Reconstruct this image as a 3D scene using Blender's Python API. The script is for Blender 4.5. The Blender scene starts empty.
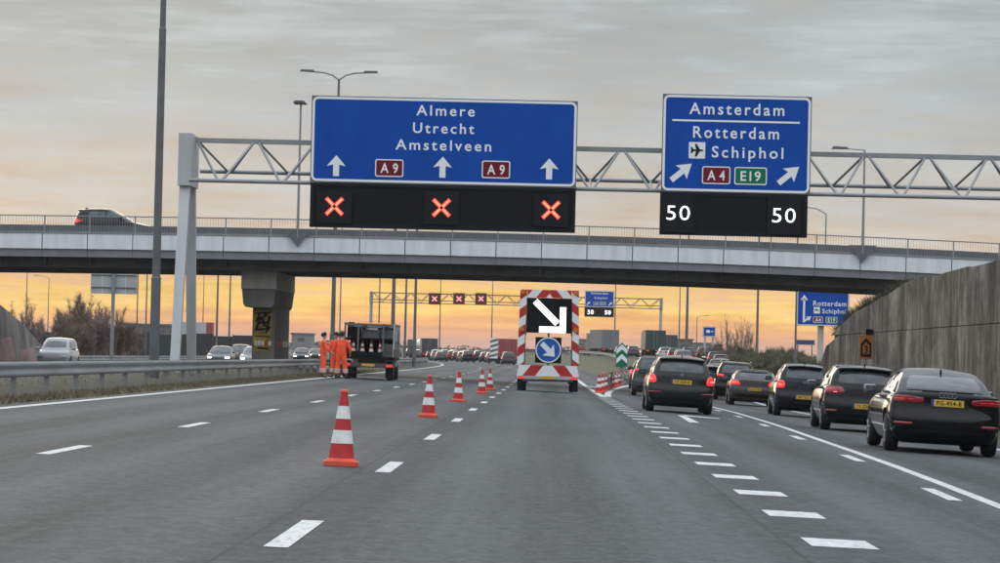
import bpy, bmesh, math, random
import numpy as np
from mathutils import Vector, Matrix
from mathutils.bvhtree import BVHTree
random.seed(7)
SC = bpy.context.scene
COL = SC.collection

# ------------------------------------------------------------------ camera
F, VX, VY, ROLL, EYE = 3125.0, 547.0, 357.0, 0.0235, 1.2     # focal length in pixels of a 1000 px wide frame, heading of the road, roll, eye height
_dx, _dy = VX - 500.0, -(VY - 281.5)
_ox = _dx * math.cos(ROLL) - _dy * math.sin(ROLL)
_oy = _dx * math.sin(ROLL) + _dy * math.cos(ROLL)
YAW, PITCH = math.atan(_ox / F), math.atan(-_oy / F)
CAM_M = Matrix.Translation((0, 0, EYE)) @ Matrix.Rotation(YAW, 4, 'Z') @ Matrix.Rotation(math.pi / 2 + PITCH, 4, 'X') @ Matrix.Rotation(ROLL, 4, 'Z')
cam_d = bpy.data.cameras.new('camera')
cam = bpy.data.objects.new('camera', cam_d); COL.objects.link(cam)
cam.matrix_world = CAM_M
cam_d.sensor_width = 36.0; cam_d.lens = F / 1000 * 36.0
cam_d.clip_start = 0.5; cam_d.clip_end = 9000
SC.camera = cam

# ------------------------------------------------------------------ world
SUN_EL, SUN_AZ = math.radians(9), math.radians(-14)          # low behind the cloud bank ahead, a little left
W = bpy.data.worlds.new('World'); SC.world = W; W.use_nodes = True
nt = W.node_tree; nt.nodes.clear()
def wn(t, **k):
    n = nt.nodes.new(t)
    for a, b in k.items(): setattr(n, a, b)
    return n
def ln(a, b): nt.links.new(a, b)
def wmath(op, a, b=None, c=None):
    n = wn('ShaderNodeMath', operation=op)
    for i, v in enumerate((a, b, c)):
        if v is None: continue
        if isinstance(v, (int, float)): n.inputs[i].default_value = v
        else: ln(v, n.inputs[i])
    return n.outputs[0]
def srgb(r, g, b):
    f = lambda c: (c / 255 / 12.92) if c <= 10 else ((c / 255 + .055) / 1.055) ** 2.4
    return (f(r), f(g), f(b), 1)
tc = wn('ShaderNodeTexCoord')
sep = wn('ShaderNodeSeparateXYZ'); ln(tc.outputs['Generated'], sep.inputs[0])
def noise(scale, vec_scale, detail=5, rough=.55):
    mp = wn('ShaderNodeMapping'); mp.inputs['Scale'].default_value = vec_scale
    ln(tc.outputs['Generated'], mp.inputs[0])
    n = wn('ShaderNodeTexNoise'); n.inputs['Scale'].default_value = scale
    n.inputs['Detail'].default_value = detail; n.inputs['Roughness'].default_value = rough
    ln(mp.outputs[0], n.inputs['Vector']); return n.outputs['Fac']
n1 = noise(1, (15, 15, 85), 6, .6); n2 = noise(1, (30, 30, 400), 6); n3 = noise(1, (5, 5, 26), 5)
el = wmath('MAXIMUM', sep.outputs['Z'], 0.0)
t0 = wmath('POWER', el, 0.5)
amp = wmath('ADD', .03, wmath('MULTIPLY', wmath('MINIMUM', t0, 0.35), 0.62))
warp = wmath('ADD', wmath('MULTIPLY', wmath('SUBTRACT', n1, .5), 1.0), wmath('MULTIPLY', wmath('SUBTRACT', n2, .5), .75))
t = wmath('ADD', t0, wmath('MULTIPLY', warp, amp))
def ramp(stops):
    r = wn('ShaderNodeValToRGB'); e = r.color_ramp.elements
    while len(e) < len(stops): e.new(.5)
    for i, (p, c) in enumerate(stops): e[i].position = p; e[i].color = srgb(*c)
    ln(t, r.inputs[0]); return r.outputs[0]
warm = ramp([(0, (206, 158, 140)), (.055, (228, 164, 128)), (.085, (242, 168, 112)), (.105, (248, 182, 104)), (.122, (253, 203, 104)), (.138, (253, 210, 120)), (.152, (236, 188, 134)), (.168, (222, 188, 156)),
             (.196, (210, 199, 184)), (.23, (200, 197, 191)), (.27, (188, 191, 190)), (.31, (176, 183, 186)), (.345, (180, 187, 190)), (.5, (182, 190, 196)), (1, (212, 220, 230))])
cool = ramp([(0, (176, 182, 194)), (.1, (188, 193, 203)), (.2, (198, 203, 210)), (.345, (204, 209, 215)), (.5, (208, 214, 220)), (1, (212, 220, 230))])
sx, sy = math.sin(SUN_AZ), math.cos(SUN_AZ)
dot = wmath('ADD', wmath('MULTIPLY', sep.outputs['X'], sx), wmath('MULTIPLY', sep.outputs['Y'], sy))
mr = wn('ShaderNodeMapRange', interpolation_type='SMOOTHSTEP'); mr.inputs[1].default_value = -.35; mr.inputs[2].default_value = .6; ln(dot, mr.inputs[0])
mx = wn('ShaderNodeMix', data_type='RGBA'); ln(mr.outputs[0], mx.inputs[0]); ln(cool, mx.inputs[6]); ln(warm, mx.inputs[7])
# the cloud deck is brighter overhead than near the horizon, as an overcast sky is
up = wn('ShaderNodeMapRange', interpolation_type='SMOOTHSTEP'); up.inputs[1].default_value = .12; up.inputs[2].default_value = .6; up.inputs[3].default_value = 1.0; up.inputs[4].default_value = 2.1
ln(el, up.inputs[0])
br = wmath('MULTIPLY', up.outputs[0], wmath('ADD', .28, wmath('ADD', wmath('MULTIPLY', n3, .64), wmath('MULTIPLY', n1, .82))))
lowband = wn('ShaderNodeMapRange'); lowband.inputs[1].default_value = .12; lowband.inputs[2].default_value = .24; lowband.inputs[3].default_value = .5; lowband.inputs[4].default_value = .3; ln(t0, lowband.inputs[0])
br = wmath('MULTIPLY', br, wmath('ADD', 1.0, wmath('MULTIPLY', lowband.outputs[0], wmath('SUBTRACT', n2, .5))))
bgc = wn('ShaderNodeBackground'); ln(mx.outputs[2], bgc.inputs[0]); ln(br, bgc.inputs[1])
sky = wn('ShaderNodeTexSky', sky_type='NISHITA'); sky.sun_disc = False; sky.sun_elevation = SUN_EL; sky.sun_rotation = SUN_AZ
sky.air_density = 1.0; sky.dust_density = 3.0
bgs = wn('ShaderNodeBackground'); ln(sky.outputs[0], bgs.inputs[0]); bgs.inputs[1].default_value = 0.05
mxs = wn('ShaderNodeMixShader'); mxs.inputs[0].default_value = .975; ln(bgs.outputs[0], mxs.inputs[1]); ln(bgc.outputs[0], mxs.inputs[2])
wo = wn('ShaderNodeOutputWorld'); ln(mxs.outputs[0], wo.inputs[0])

# ------------------------------------------------------------------ sun, exposure
sd = bpy.data.lights.new('sun', 'SUN'); sd.energy = 0.5; sd.angle = math.radians(25); sd.color = (1, .82, .62)
so = bpy.data.objects.new('sun', sd); COL.objects.link(so)
so.rotation_euler = Vector((-math.sin(SUN_AZ) * math.cos(SUN_EL), -math.cos(SUN_AZ) * math.cos(SUN_EL), -math.sin(SUN_EL))).to_track_quat('-Z', 'Y').to_euler()
vs = SC.view_settings
vs.view_transform = 'Standard'; vs.look = 'None'; vs.exposure = 0.0; vs.gamma = 1.0; vs.use_curve_mapping = False
SC.render.engine = 'CYCLES'
SC.cycles.use_denoising = True
SC.cycles.max_bounces = 6
SC.cycles.use_adaptive_sampling = True

# ------------------------------------------------------------------ materials
MATS = {}
def mat(name, col, rough=.6, metal=0.0, var=0.0, vscale=3.0, stretch=(1, 1, 1), bump=0.0, bscale=60.0, emit=0.0, emit_col=None, col2=None, spec=.5, coat=0.0):
    """Procedural principled material: base colour, optionally broken up by stretched noise towards col2, and fine bump."""
    if name in MATS: return MATS[name]
    m = bpy.data.materials.new(name); m.use_nodes = True
    t = m.node_tree; b = t.nodes['Principled BSDF']
    b.inputs['Base Color'].default_value = (*col[:3], 1); b.inputs['Roughness'].default_value = rough; b.inputs['Metallic'].default_value = metal
    b.inputs['Specular IOR Level'].default_value = spec
    if coat: b.inputs['Coat Weight'].default_value = coat; b.inputs['Coat Roughness'].default_value = .06
    if emit: b.inputs['Emission Color'].default_value = (*(emit_col or col)[:3], 1); b.inputs['Emission Strength'].default_value = emit
    if var or bump:
        co = t.nodes.new('ShaderNodeTexCoord')
        mp = t.nodes.new('ShaderNodeMapping'); mp.inputs['Scale'].default_value = stretch
        t.links.new(co.outputs['Object'], mp.inputs[0])
    if var:
        n = t.nodes.new('ShaderNodeTexNoise'); n.inputs['Scale'].default_value = vscale; n.inputs['Detail'].default_value = 7; n.inputs['Roughness'].default_value = .6
        t.links.new(mp.outputs[0], n.inputs['Vector'])
        r = t.nodes.new('ShaderNodeValToRGB'); r.color_ramp.elements[0].position = .3; r.color_ramp.elements[1].position = .7
        c2 = col2 or tuple(c * (1 - var) for c in col[:3])
        c1 = col[:3] if col2 else tuple(c * (1 + var) for c in col[:3])
        r.color_ramp.elements[0].color = (*c2[:3], 1); r.color_ramp.elements[1].color = (*c1, 1)
        t.links.new(n.outputs['Fac'], r.inputs[0]); t.links.new(r.outputs[0], b.inputs['Base Color'])
    if bump:
        n = t.nodes.new('ShaderNodeTexNoise'); n.inputs['Scale'].default_value = bscale; n.inputs['Detail'].default_value = 4
        t.links.new(co.outputs['Object'], n.inputs['Vector'])
        bp = t.nodes.new('ShaderNodeBump'); bp.inputs['Strength'].default_value = bump; bp.inputs['Distance'].default_value = .02
        t.links.new(n.outputs['Fac'], bp.inputs['Height']); t.links.new(bp.outputs[0], b.inputs['Normal'])
    MATS[name] = m
    return m

def asphalt_mat():
    m = bpy.data.materials.new('asphalt'); m.use_nodes = True; t = m.node_tree; b = t.nodes['Principled BSDF']
    co = t.nodes.new('ShaderNodeTexCoord')
    def nz(scale, st, det=6, ro=.6):
        mp = t.nodes.new('ShaderNodeMapping'); mp.inputs['Scale'].default_value = st; t.links.new(co.outputs['Object'], mp.inputs[0])
        n = t.nodes.new('ShaderNodeTexNoise'); n.inputs['Scale'].default_value = scale; n.inputs['Detail'].default_value = det; n.inputs['Roughness'].default_value = ro
        t.links.new(mp.outputs[0], n.inputs['Vector']); return n.outputs['Fac']
    def mth(op, a, b_):
        n = t.nodes.new('ShaderNodeMath'); n.operation = op
        for i, v in enumerate((a, b_)):
            if isinstance(v, (int, float)): n.inputs[i].default_value = v
            else: t.links.new(v, n.inputs[i])
        return n.outputs[0]
    grain = nz(30, (1, 1, 1), 4, .75)          # open porous stone texture
    clump = nz(9, (1, .5, 1), 4, .7)           # stones torn out in clusters
    patch = nz(.14, (1.2, .3, 1), 5)           # broad wear
    stain = nz(1, (3.0, .05, 1), 5)            # drips and rubber drawn out along the lane
    sx_ = t.nodes.new('ShaderNodeSeparateXYZ'); t.links.new(co.outputs['Object'], sx_.inputs[0])
    ph = mth('MULTIPLY', mth('ADD', sx_.outputs['X'], 5.02), 2 * math.pi / 3.48)
    track = mth('MULTIPLY', mth('COSINE', mth('MULTIPLY', ph, 2), 0), -.5)      # two wheel tracks in each lane
    seam_d = mth('ABSOLUTE', mth('SUBTRACT', mth('FRACT', mth('DIVIDE', mth('ADD', sx_.outputs['X'], 5.3), 3.48), 0), .5), 0)
    seam = mth('GREATER_THAN', seam_d, .4955)                                    # paving joint beside each lane line
    v = mth('ADD', mth('MULTIPLY', mth('SUBTRACT', grain, .5), 1.7), mth('ADD', mth('MULTIPLY', mth('SUBTRACT', clump, .5), 1.3), mth('ADD', mth('MULTIPLY', mth('SUBTRACT', patch, .5), 1.0), mth('MULTIPLY', mth('SUBTRACT', stain, .5), .7))))
    v = mth('SUBTRACT', mth('ADD', mth('ADD', v, .5), mth('MULTIPLY', track, .30)), mth('MULTIPLY', seam, .22))
    r = t.nodes.new('ShaderNodeValToRGB'); e = r.color_ramp.elements
    e[0].position = .1; e[0].color = (.014, .017, .018, 1); e[1].position = .9; e[1].color = (.086, .096, .096, 1)
    t.links.new(v, r.inputs[0]); t.links.new(r.outputs[0], b.inputs['Base Color'])
    b.inputs['Roughness'].default_value = .78; b.inputs['Specular IOR Level'].default_value = .35
    bp = t.nodes.new('ShaderNodeBump'); bp.inputs['Strength'].default_value = .5; bp.inputs['Distance'].default_value = .006
    t.links.new(grain, bp.inputs['Height']); t.links.new(bp.outputs[0], b.inputs['Normal'])
    MATS['asphalt'] = m
asphalt_mat()
mat('paint', (.60, .61, .59), .7, var=.16, vscale=7, bump=.2)
mat('ground', (.12, .11, .06), .95, col2=(.07, .07, .036), var=.4, vscale=.35, bump=.5, bscale=12)
mat('verge', (.085, .074, .05), .95, col2=(.045, .042, .027), var=.4, vscale=.8, bump=.5, bscale=20)  # darkened colour stands in for shade on the grass behind the rail
mat('steel', (.27, .28, .285), .5, .35, var=.12, vscale=2, bump=.05)
mat('steel_dark', (.125, .13, .135), .55, .2, var=.18, vscale=2)
mat('galva', (.44, .455, .465), .55, .2, var=.14, vscale=1.2, stretch=(1, 1, .3))
mat('rail', (.25, .255, .255), .6, .1, var=.25, vscale=1.5, stretch=(1, .2, 3))
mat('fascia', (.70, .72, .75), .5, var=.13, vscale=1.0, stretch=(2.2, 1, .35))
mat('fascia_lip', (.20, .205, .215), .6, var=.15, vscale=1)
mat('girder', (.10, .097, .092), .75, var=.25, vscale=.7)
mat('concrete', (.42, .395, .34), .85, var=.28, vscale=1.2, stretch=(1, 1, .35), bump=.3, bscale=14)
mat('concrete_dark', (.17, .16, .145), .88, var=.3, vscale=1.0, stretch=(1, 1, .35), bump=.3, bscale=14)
mat('wall_concrete', (.25, .215, .165), .9, col2=(.035, .033, .030), var=.4, vscale=1.0, stretch=(.5, .42, .10), bump=.4, bscale=9)
mat('mound_concrete', (.30, .27, .25), .9, col2=(.07, .065, .06), var=.4, vscale=.7, stretch=(1, 1, .4), bump=.4, bscale=9)
mat('soil', (.085, .075, .05), .95, var=.4, vscale=1.5, bump=.6, bscale=8)
mat('sign_blue', (.002, .066, .36), .6, var=.11, vscale=1.2, stretch=(1.5, 1, .5), spec=.15)
mat('sign_white', (.82, .84, .84), .4)
mat('sign_red', (.17, .006, .016), .6, spec=.2)
mat('sign_green', (.006, .16, .075), .6, spec=.2)
mat('black', (.007, .0075, .009), .6, var=.2, vscale=3, spec=.15)
mat('black_panel', (.011, .012, .016), .55, var=.2, vscale=2, spec=.15)
mat('led_red', (1, .1, .05), .5, emit=1.1, emit_col=(1, .07, .03))
mat('led_red_core', (1, .5, .35), .5, emit=1.15, emit_col=(1, .30, .16))
mat('led_white', (1, 1, 1), .5, emit=1.5, emit_col=(.97, 1, 1))
mat('cone_red', (.45, .018, .02), .55, var=.22, vscale=9)
mat('cone_base', (.72, .085, .04), .6, var=.12, vscale=6)
mat('cone_white', (.72, .72, .70), .45, var=.2, vscale=12)
mat('stripe_red', (.47, .02, .02), .45, var=.1)
mat('hivis', (.80, .085, .025), .8, var=.24, vscale=7, bump=1.0, bscale=16, emit=.10, emit_col=(1, .13, .03))
mat('reflective', (.62, .62, .56), .4)
mat('skin', (.50, .30, .22), .6)
mat('hair', (.022, .016, .012), .7)
mat('boot', (.02, .018, .016), .7)
mat('tyre', (.014, .014, .015), .85, var=.2, vscale=8)
mat('rim', (.22, .22, .23), .35, .8)
mat('glass', (.085, .10, .105), .03, spec=.7, col2=(.022, .028, .032), var=.5, vscale=2.6, stretch=(1, 1, 1.8))  # opaque; pale patches painted in for light showing through the windows
mat('plate', (.66, .42, .045), .5)
mat('trim', (.008, .008, .009), .65, spec=.15)
mat('tail_on', (.5, .01, .015), .25, emit=.7, emit_col=(1, .045, .045), coat=.5)
mat('tail_hot', (.8, .05, .05), .25, emit=1.5, emit_col=(1, .25, .23), coat=.5)
mat('tail_off', (.16, .005, .008), .18, emit=.06, emit_col=(1, .02, .03), coat=1)
mat('head_on', (1, 1, .95), .3, emit=9, emit_col=(1, .96, .86))
mat('chrome', (.45, .45, .46), .3, .9)
mat('twig', (.20, .150, .125), .9, var=.3, vscale=.6)
mat('twig_green', (.13, .125, .07), .9, var=.35, vscale=.6)
mat('far_tree', (.085, .078, .075), .95, var=.25, vscale=.05)
mat('noise_barrier', (.035, .042, .042), .8, var=.4, vscale=.4, stretch=(1, 1, .3))
mat('grass', (.21, .165, .095), .9, col2=(.09, .085, .045), var=.3, vscale=.7)
def wall_mat():
    m = MATS['wall_concrete']; t = m.node_tree; b = t.nodes['Principled BSDF']; co = t.nodes.new('ShaderNodeTexCoord')
    def nz(st, det=6, ro=.62):
        mp = t.nodes.new('ShaderNodeMapping'); mp.inputs['Scale'].default_value = st; t.links.new(co.outputs['Object'], mp.inputs[0])
        n = t.nodes.new('ShaderNodeTexNoise'); n.inputs['Scale'].default_value = 1; n.inputs['Detail'].default_value = det; n.inputs['Roughness'].default_value = ro
        t.links.new(mp.outputs[0], n.inputs['Vector']); return n.outputs['Fac']
    def ramp_(src, p0, c0, p1, c1):
        r = t.nodes.new('ShaderNodeValToRGB'); e = r.color_ramp.elements; e[0].position = p0; e[0].color = (*c0, 1); e[1].position = p1; e[1].color = (*c1, 1); t.links.new(src, r.inputs[0]); return r.outputs[0]
    def mul(a, b_):
        n = t.nodes.new('ShaderNodeMix'); n.data_type = 'RGBA'; n.blend_type = 'MULTIPLY'; n.inputs[0].default_value = 1; t.links.new(a, n.inputs[6]); t.links.new(b_, n.inputs[7]); return n.outputs[2]
    base = ramp_(nz((1, .25, .5)), .3, (.25, .22, .18), .7, (.52, .46, .37))
    runs = ramp_(nz((1, .38, .13), 8, .7), .40, (.20, .19, .18), .60, (1, 1, 1))      # water runs down the face
    fine = ramp_(nz((1, 2.3, .5), 7, .75), .36, (.5, .49, .48), .62, (1, 1, 1))
    grime = ramp_(nz((1, .45, .6), 9, .75), .40, (.34, .34, .32), .56, (1, 1, 1))
    t.links.new(mul(mul(mul(base, runs), fine), grime), b.inputs['Base Color'])
wall_mat()
def worn_paint():
    m = MATS['paint']; t = m.node_tree; b = t.nodes['Principled BSDF']; co = t.nodes.new('ShaderNodeTexCoord')
    n = t.nodes.new('ShaderNodeTexNoise'); n.inputs['Scale'].default_value = 11; n.inputs['Detail'].default_value = 9; n.inputs['Roughness'].default_value = .78; t.links.new(co.outputs['Object'], n.inputs['Vector'])
    r = t.nodes.new('ShaderNodeValToRGB'); e = r.color_ramp.elements; e[0].position = .36; e[0].color = (.16, .165, .165, 1); e[1].position = .50; e[1].color = (.60, .61, .59, 1); t.links.new(n.outputs['Fac'], r.inputs[0]); t.links.new(r.outputs[0], b.inputs['Base Color'])
worn_paint()
def paint(name, c, metal=0.0): return mat(name, tuple(v * .6 for v in c), .07, metal, var=.06, vscale=1.5, spec=.32)

# ------------------------------------------------------------------ mesh helpers
def obj(name, me, m=None, parent=None):
    o = bpy.data.objects.new(name, me); COL.objects.link(o)
    if m is not None and not me.materials: me.materials.append(MATS[m] if isinstance(m, str) else m)
    if parent is not None: o.parent = parent
    return o
def tag(o, label=None, cat=None, group=None, kind=None):
    if label: o['label'] = label
    if cat: o['category'] = cat
    if group: o['group'] = group
    if kind: o['kind'] = kind
    return o
def thing(name, label, cat, loc=(0, 0, 0), rz=0.0, group=None):
    o = bpy.data.objects.new(name, None); COL.objects.link(o); o.empty_display_size = .2
    o.location = loc; o.rotation_euler = (0, 0, rz)
    return tag(o, label, cat, group)
def copy_tree(o, parent=None, skip=()):
    c = o.copy(); COL.objects.link(c); c.parent = parent
    for ch in list(o.children):
        if ch.name.split('.')[0] in skip: continue
        copy_tree(ch, c, skip)
    return c
class MB:
    def __init__(s): s.v = []; s.f = []; s.sm = []
    def add(s, vs, fs, smooth=False):
        b = len(s.v); s.v += [tuple(p) for p in vs]; s.f += [tuple(i + b for i in f) for f in fs]; s.sm += [smooth] * len(fs); return s
    def box(s, x0, x1, y0, y1, z0, z1, M=None):
        vs = [(x, y, z) for z in (z0, z1) for x, y in ((x0, y0), (x1, y0), (x1, y1), (x0, y1))]
        if M is not None: vs = [M @ Vector(p) for p in vs]
        return s.add(vs, [(3, 2, 1, 0), (4, 5, 6, 7), (0, 1, 5, 4), (1, 2, 6, 5), (2, 3, 7, 6), (3, 0, 4, 7)])
    def bar(s, a, b, r, n=8, r2=None, caps=True):
        a, b = Vector(a), Vector(b); d = (b - a).normalized(); u = d.orthogonal().normalized(); w = d.cross(u); r2 = r if r2 is None else r2
        vs = []
        for p, rr in ((a, r), (b, r2)):
            vs += [p + rr * (math.cos(2 * math.pi * (i + .5) / n) * u + math.sin(2 * math.pi * (i + .5) / n) * w) for i in range(n)]
        s.add(vs, [(i, (i + 1) % n, n + (i + 1) % n, n + i) for i in range(n)], n > 5)
        if caps: s.add(vs, [tuple(range(n))[::-1], tuple(range(n, 2 * n))])
        return s
    def prism(s, poly, y0, y1):
        """polygon in x,z (counter-clockwise seen from -y) extruded from y0 to y1"""
        n = len(poly); vs = [(x, y0, z) for x, z in poly] + [(x, y1, z) for x, z in poly]
        return s.add(vs, [tuple(range(n)), tuple(range(n, 2 * n))[::-1]] + [((i + 1) % n, i, n + i, n + (i + 1) % n) for i in range(n)])
    def lathe(s, prof, c=(0, 0, 0), n=16, axis='z', smooth=True):
        vs = []
        for r, h in prof:
            for i in range(n):
                a = 2 * math.pi * i / n; p = (r * math.cos(a), r * math.sin(a), h)
                if axis == 'x': p = (p[2], p[0], p[1])
                elif axis == 'y': p = (p[0], p[2], p[1])
                vs.append((p[0] + c[0], p[1] + c[1], p[2] + c[2]))
        fs = [(k * n + i, k * n + (i + 1) % n, (k + 1) * n + (i + 1) % n, (k + 1) * n + i) for k in range(len(prof) - 1) for i in range(n)]
        s.add(vs, fs, smooth); L = (len(prof) - 1) * n
        return s.add(vs, [tuple(range(n))[::-1], tuple(range(L, L + n))])
    def mesh(s, name='m'):
        me = bpy.data.meshes.new(name); me.from_pydata(s.v, [], s.f)
        me.polygons.foreach_set('use_smooth', s.sm); me.update()
        return me
    def build(s, name, m, parent=None, fix=False):
        me = s.mesh(name)
        if fix:
            bm = bmesh.new(); bm.from_mesh(me); bmesh.ops.recalc_face_normals(bm, faces=bm.faces); bm.to_mesh(me); bm.free()
        return obj(name, me, m, parent)
def lerp(a, b, t): return a + (b - a) * t
def sstep(t): t = max(0., min(1., t)); return t * t * (3 - 2 * t)
def ip(pts, x): return float(np.interp(x, [p[0] for p in pts], [p[1] for p in pts]))
def sp(px, py, Y):
    """where the sight line through a photograph pixel meets the upright plane at distance Y: world (x, z)"""
    d = CAM_M.to_3x3() @ Vector((px - 500.0, -(py - 281.5), -F)); k = Y / d.y
    return d.x * k, EYE + d.z * k

# lettering: font outlines turned into real, slightly raised mesh
_fc = {}
def text_mesh(body, bold=.014, space=1.0):
    key = (body, bold, space)
    if key in _fc: return _fc[key]
    cu = bpy.data.curves.new('lettering', 'FONT'); cu.body = body; cu.offset = bold; cu.space_character = space; cu.resolution_u = 3; cu.extrude = .004
    o = bpy.data.objects.new('lettering', cu); COL.objects.link(o)
    dg = bpy.context.evaluated_depsgraph_get(); me = bpy.data.meshes.new_from_object(o.evaluated_get(dg))
    bpy.data.objects.remove(o); me.materials.clear()
    n = len(me.vertices); a = np.zeros(n * 3); me.vertices.foreach_get('co', a); a = a.reshape(-1, 3)
    _fc[key] = (me, a[:, 0].min(), a[:, 0].max(), a[:, 1].max()); return _fc[key]
CAP = None
def letters(body, cx, base, width, cap, y, m, parent, name='lettering', bold=.014, space=1.12, off=(0, 0, 0)):
    """words facing -y: centred on cx, on baseline base, WIDTH wide with capital height CAP"""
    global CAP
    if CAP is None: CAP = text_mesh('H')[3]
    me, x0, x1, _ = text_mesh(body, bold, space); me = me.copy()
    kx = width / (x1 - x0); kz = cap / CAP
    for v in me.vertices: v.co = (cx + (v.co.x - (x0 + x1) / 2) * kx - off[0], y - v.co.z * .6 - off[1], base + v.co.y * kz - off[2])
    me.name = name
    return obj(name, me, m, parent)
def rrect(x0, x1, z0, z1, r, n=5):
    p = []
    for cx, cz, a0 in ((x1 - r, z0 + r, -90), (x1 - r, z1 - r, 0), (x0 + r, z1 - r, 90), (x0 + r, z0 + r, 180)):
        p += [(cx + r * math.cos(math.radians(a0 + 90 * i / n)), cz + r * math.sin(math.radians(a0 + 90 * i / n))) for i in range(n + 1)]
    return p
def frame_poly(mb, outer, inner, y0, y1):
    n = len(outer)
    for i in range(n):
        j = (i + 1) % n; a, b, c, d = outer[i], outer[j], inner[j], inner[i]
        vs = [(p[0], y, p[1]) for y in (y0, y1) for p in (a, b, c, d)]
        mb.add(vs, [(0, 1, 2, 3), (7, 6, 5, 4), (1, 0, 4, 5), (3, 2, 6, 7)])

# ------------------------------------------------------------------ the lie of the land
def cx(y):            # the carriageway bends left beyond the viaduct
    d = max(0., y - 200.)
    return -(d * d) / 7000. if d < 700 else -70. - (d - 700) * .2
def fshift(y): return 14.8 * sstep((y - 100.) / 300.)      # how far the exit lanes have moved off to the right
def rise(y):
    d = max(0., y - 200.)
    return 4.0e-6 * d * d if d < 500 else 1.0 + 1.2 * (1 - math.exp(-(d - 500) / 300.))
C0 = 2.05
def gore_r(y): return C0 if y < 112 else C0 + 3.6 * sstep((y - 112) / 110.)        # right edge of the main carriageway
def exit_l(y): return max(gore_r(y), C0 + fshift(y) - 1.0)
def exit_r(y): return 9.5 + fshift(y)
def h(u, y):
    k = 1 - sstep((y - 220) / 220.)
    c = -0.0215 * max(-11., min(11., u)) * k
    c -= .02 * max(0., min(9., u - C0)) * k                                        # the exit lanes fall away more steeply
    c -= .165 * sstep((y - 45) / 90.) * k * max(0., min(1.12, (u + 8.5) / 10.5))    # and the road dips on its right towards the underpass
    if u < -10.8: c = lerp(c, -.02, sstep((-10.8 - u) / 4.))
    if -15 < u < -10.4: c += .30 * sstep((-10.4 - u) / 1.0) * sstep((u + 15) / 1.5) * sstep((190 - y) / 60.)    # low berm behind the rail
    e = exit_l(y)
    r = 1.3 * sstep((y - 160) / 220.) * sstep((u - gore_r(y) - .5) / 4.) * (1 - sstep((u - exit_r(y) - 3) / 25.)) if y > 160 else 0
    return c + r + rise(y)
def gz(x, y): return h(x - cx(y), y)
YS = list(range(-20, 60, 8)) + list(range(60, 640, 8)) + list(range(640, 1400, 40)) + list(range(1400, 5001, 300))
def strip(name, ul, ur, m, ys=None, dz=0.0, nu=2, parent=None):
    ys = ys or YS; mb = MB(); vs = []
    for y in ys:
        a, b = ul(y), ur(y)
        for i in range(nu + 1):
            u = lerp(a, b, i / nu); vs.append((cx(y) + u, y, h(u, y) + dz))
    fs = [(j * (nu + 1) + i, j * (nu + 1) + i + 1, (j + 1) * (nu + 1) + i + 1, (j + 1) * (nu + 1) + i) for j in range(len(ys) - 1) for i in range(nu)]
    mb.add(vs, fs, True); return mb.build(name, m, parent)
# ground sheet
US = [-3000, -1200, -500, -200, -120, -80, -60, -50, -40, -34, -30] + [x * 1.5 for x in range(-19, 36)] + [56, 62, 70, 80, 100, 150, 250, 500, 1200, 3000]
mb = MB(); n = len(US)
mb.add([(cx(y) + u, y, h(u, y) - .06) for y in YS for u in US], [(j * n + i, j * n + i + 1, (j + 1) * n + i + 1, (j + 1) * n + i) for j in range(len(YS) - 1) for i in range(n - 1)], True)
tag(mb.build('ground', 'ground'), kind='structure')
road = tag(strip('road', lambda y: -9.0, gore_r, 'asphalt', [y for y in YS if y <= 1400], nu=6), kind='structure')
exit_road = tag(strip('exit_road', exit_l, exit_r, 'asphalt', [y for y in YS if y <= 900], nu=10), kind='structure')
opp_road = tag(strip('opposite_road', lambda y: -26.2, lambda y: -15.0, 'asphalt', [y for y in YS if y <= 1400], nu=3), kind='structure')
tag(strip('verge', lambda y: -14.6, lambda y: -9.02, 'verge', [y for y in YS if y <= 700], dz=-.02, nu=6), kind='structure')

# painted markings, each its own sheet on its road
def patch(name, poly, parent, m='paint', dz=.004):
    mb = MB(); mb.add([(x, y, gz(x, y) + dz) for x, y in poly], [tuple(range(len(poly)))]); return mb.build(name, m, parent)
def dash(u, y0, L, w, parent, name='lane_dash'):
    a, b = cx(y0), cx(y0 + L); return patch(name, [(a + u - w / 2, y0), (a + u + w / 2, y0), (b + u + w / 2, y0 + L), (b + u - w / 2, y0 + L)], parent)
def line(name, uf, w, y0, y1, parent, step=6):
    ys = list(np.arange(y0, y1 + .1, step)); return strip(name, lambda y: uf(y) - w / 2, lambda y: uf(y) + w / 2, 'paint', ys, .004, 1, parent)
line('edge_line', lambda y: -8.6, .2, 4, 900, road)
for k in range(0, 40): dash(-5.02, 32.7 - 13.5 + 12 * k - 12, 3, .15, road)
for k in range(0, 40): dash(-1.58, 18.5 + 12 * k - 12, 3, .15, road)
for k in range(-2, 23): dash(C0, 21.2 + 4 * k, 1, .46, exit_road, 'block_mark')
Dp = [(0, 3.7), (20, 4.15), (30, 4.39), (40, 4.65), (55, 4.88), (70, 5.18), (90, 5.45), (2000, 5.5)]
def D(y): return ip(Dp, y) + fshift(y)
line('lane_line', D, .15, 6, 600, exit_road)
for k in range(0, 12): y0 = 31.0 + 12.1 * k; patch('lane_dash', [(D(y0) - .42, y0), (D(y0) - .27, y0), (D(y0 + 3) - .27, y0 + 3), (D(y0 + 3) - .42, y0 + 3)], exit_road)
line('edge_line', lambda y: 8.35 + fshift(y), .2, 4, 600, exit_road)
line('gore_line', lambda y: C0 - .1 * sstep((y - 112) / 60), .25, 112, 800, road)
line('gore_line', lambda y: C0 + .12 + fshift(y), .25, 114, 600, exit_road)
patch('gore_chevron', [(2.0, 150), (2.9, 143), (3.15, 150), (2.2, 158)], exit_road)
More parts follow.
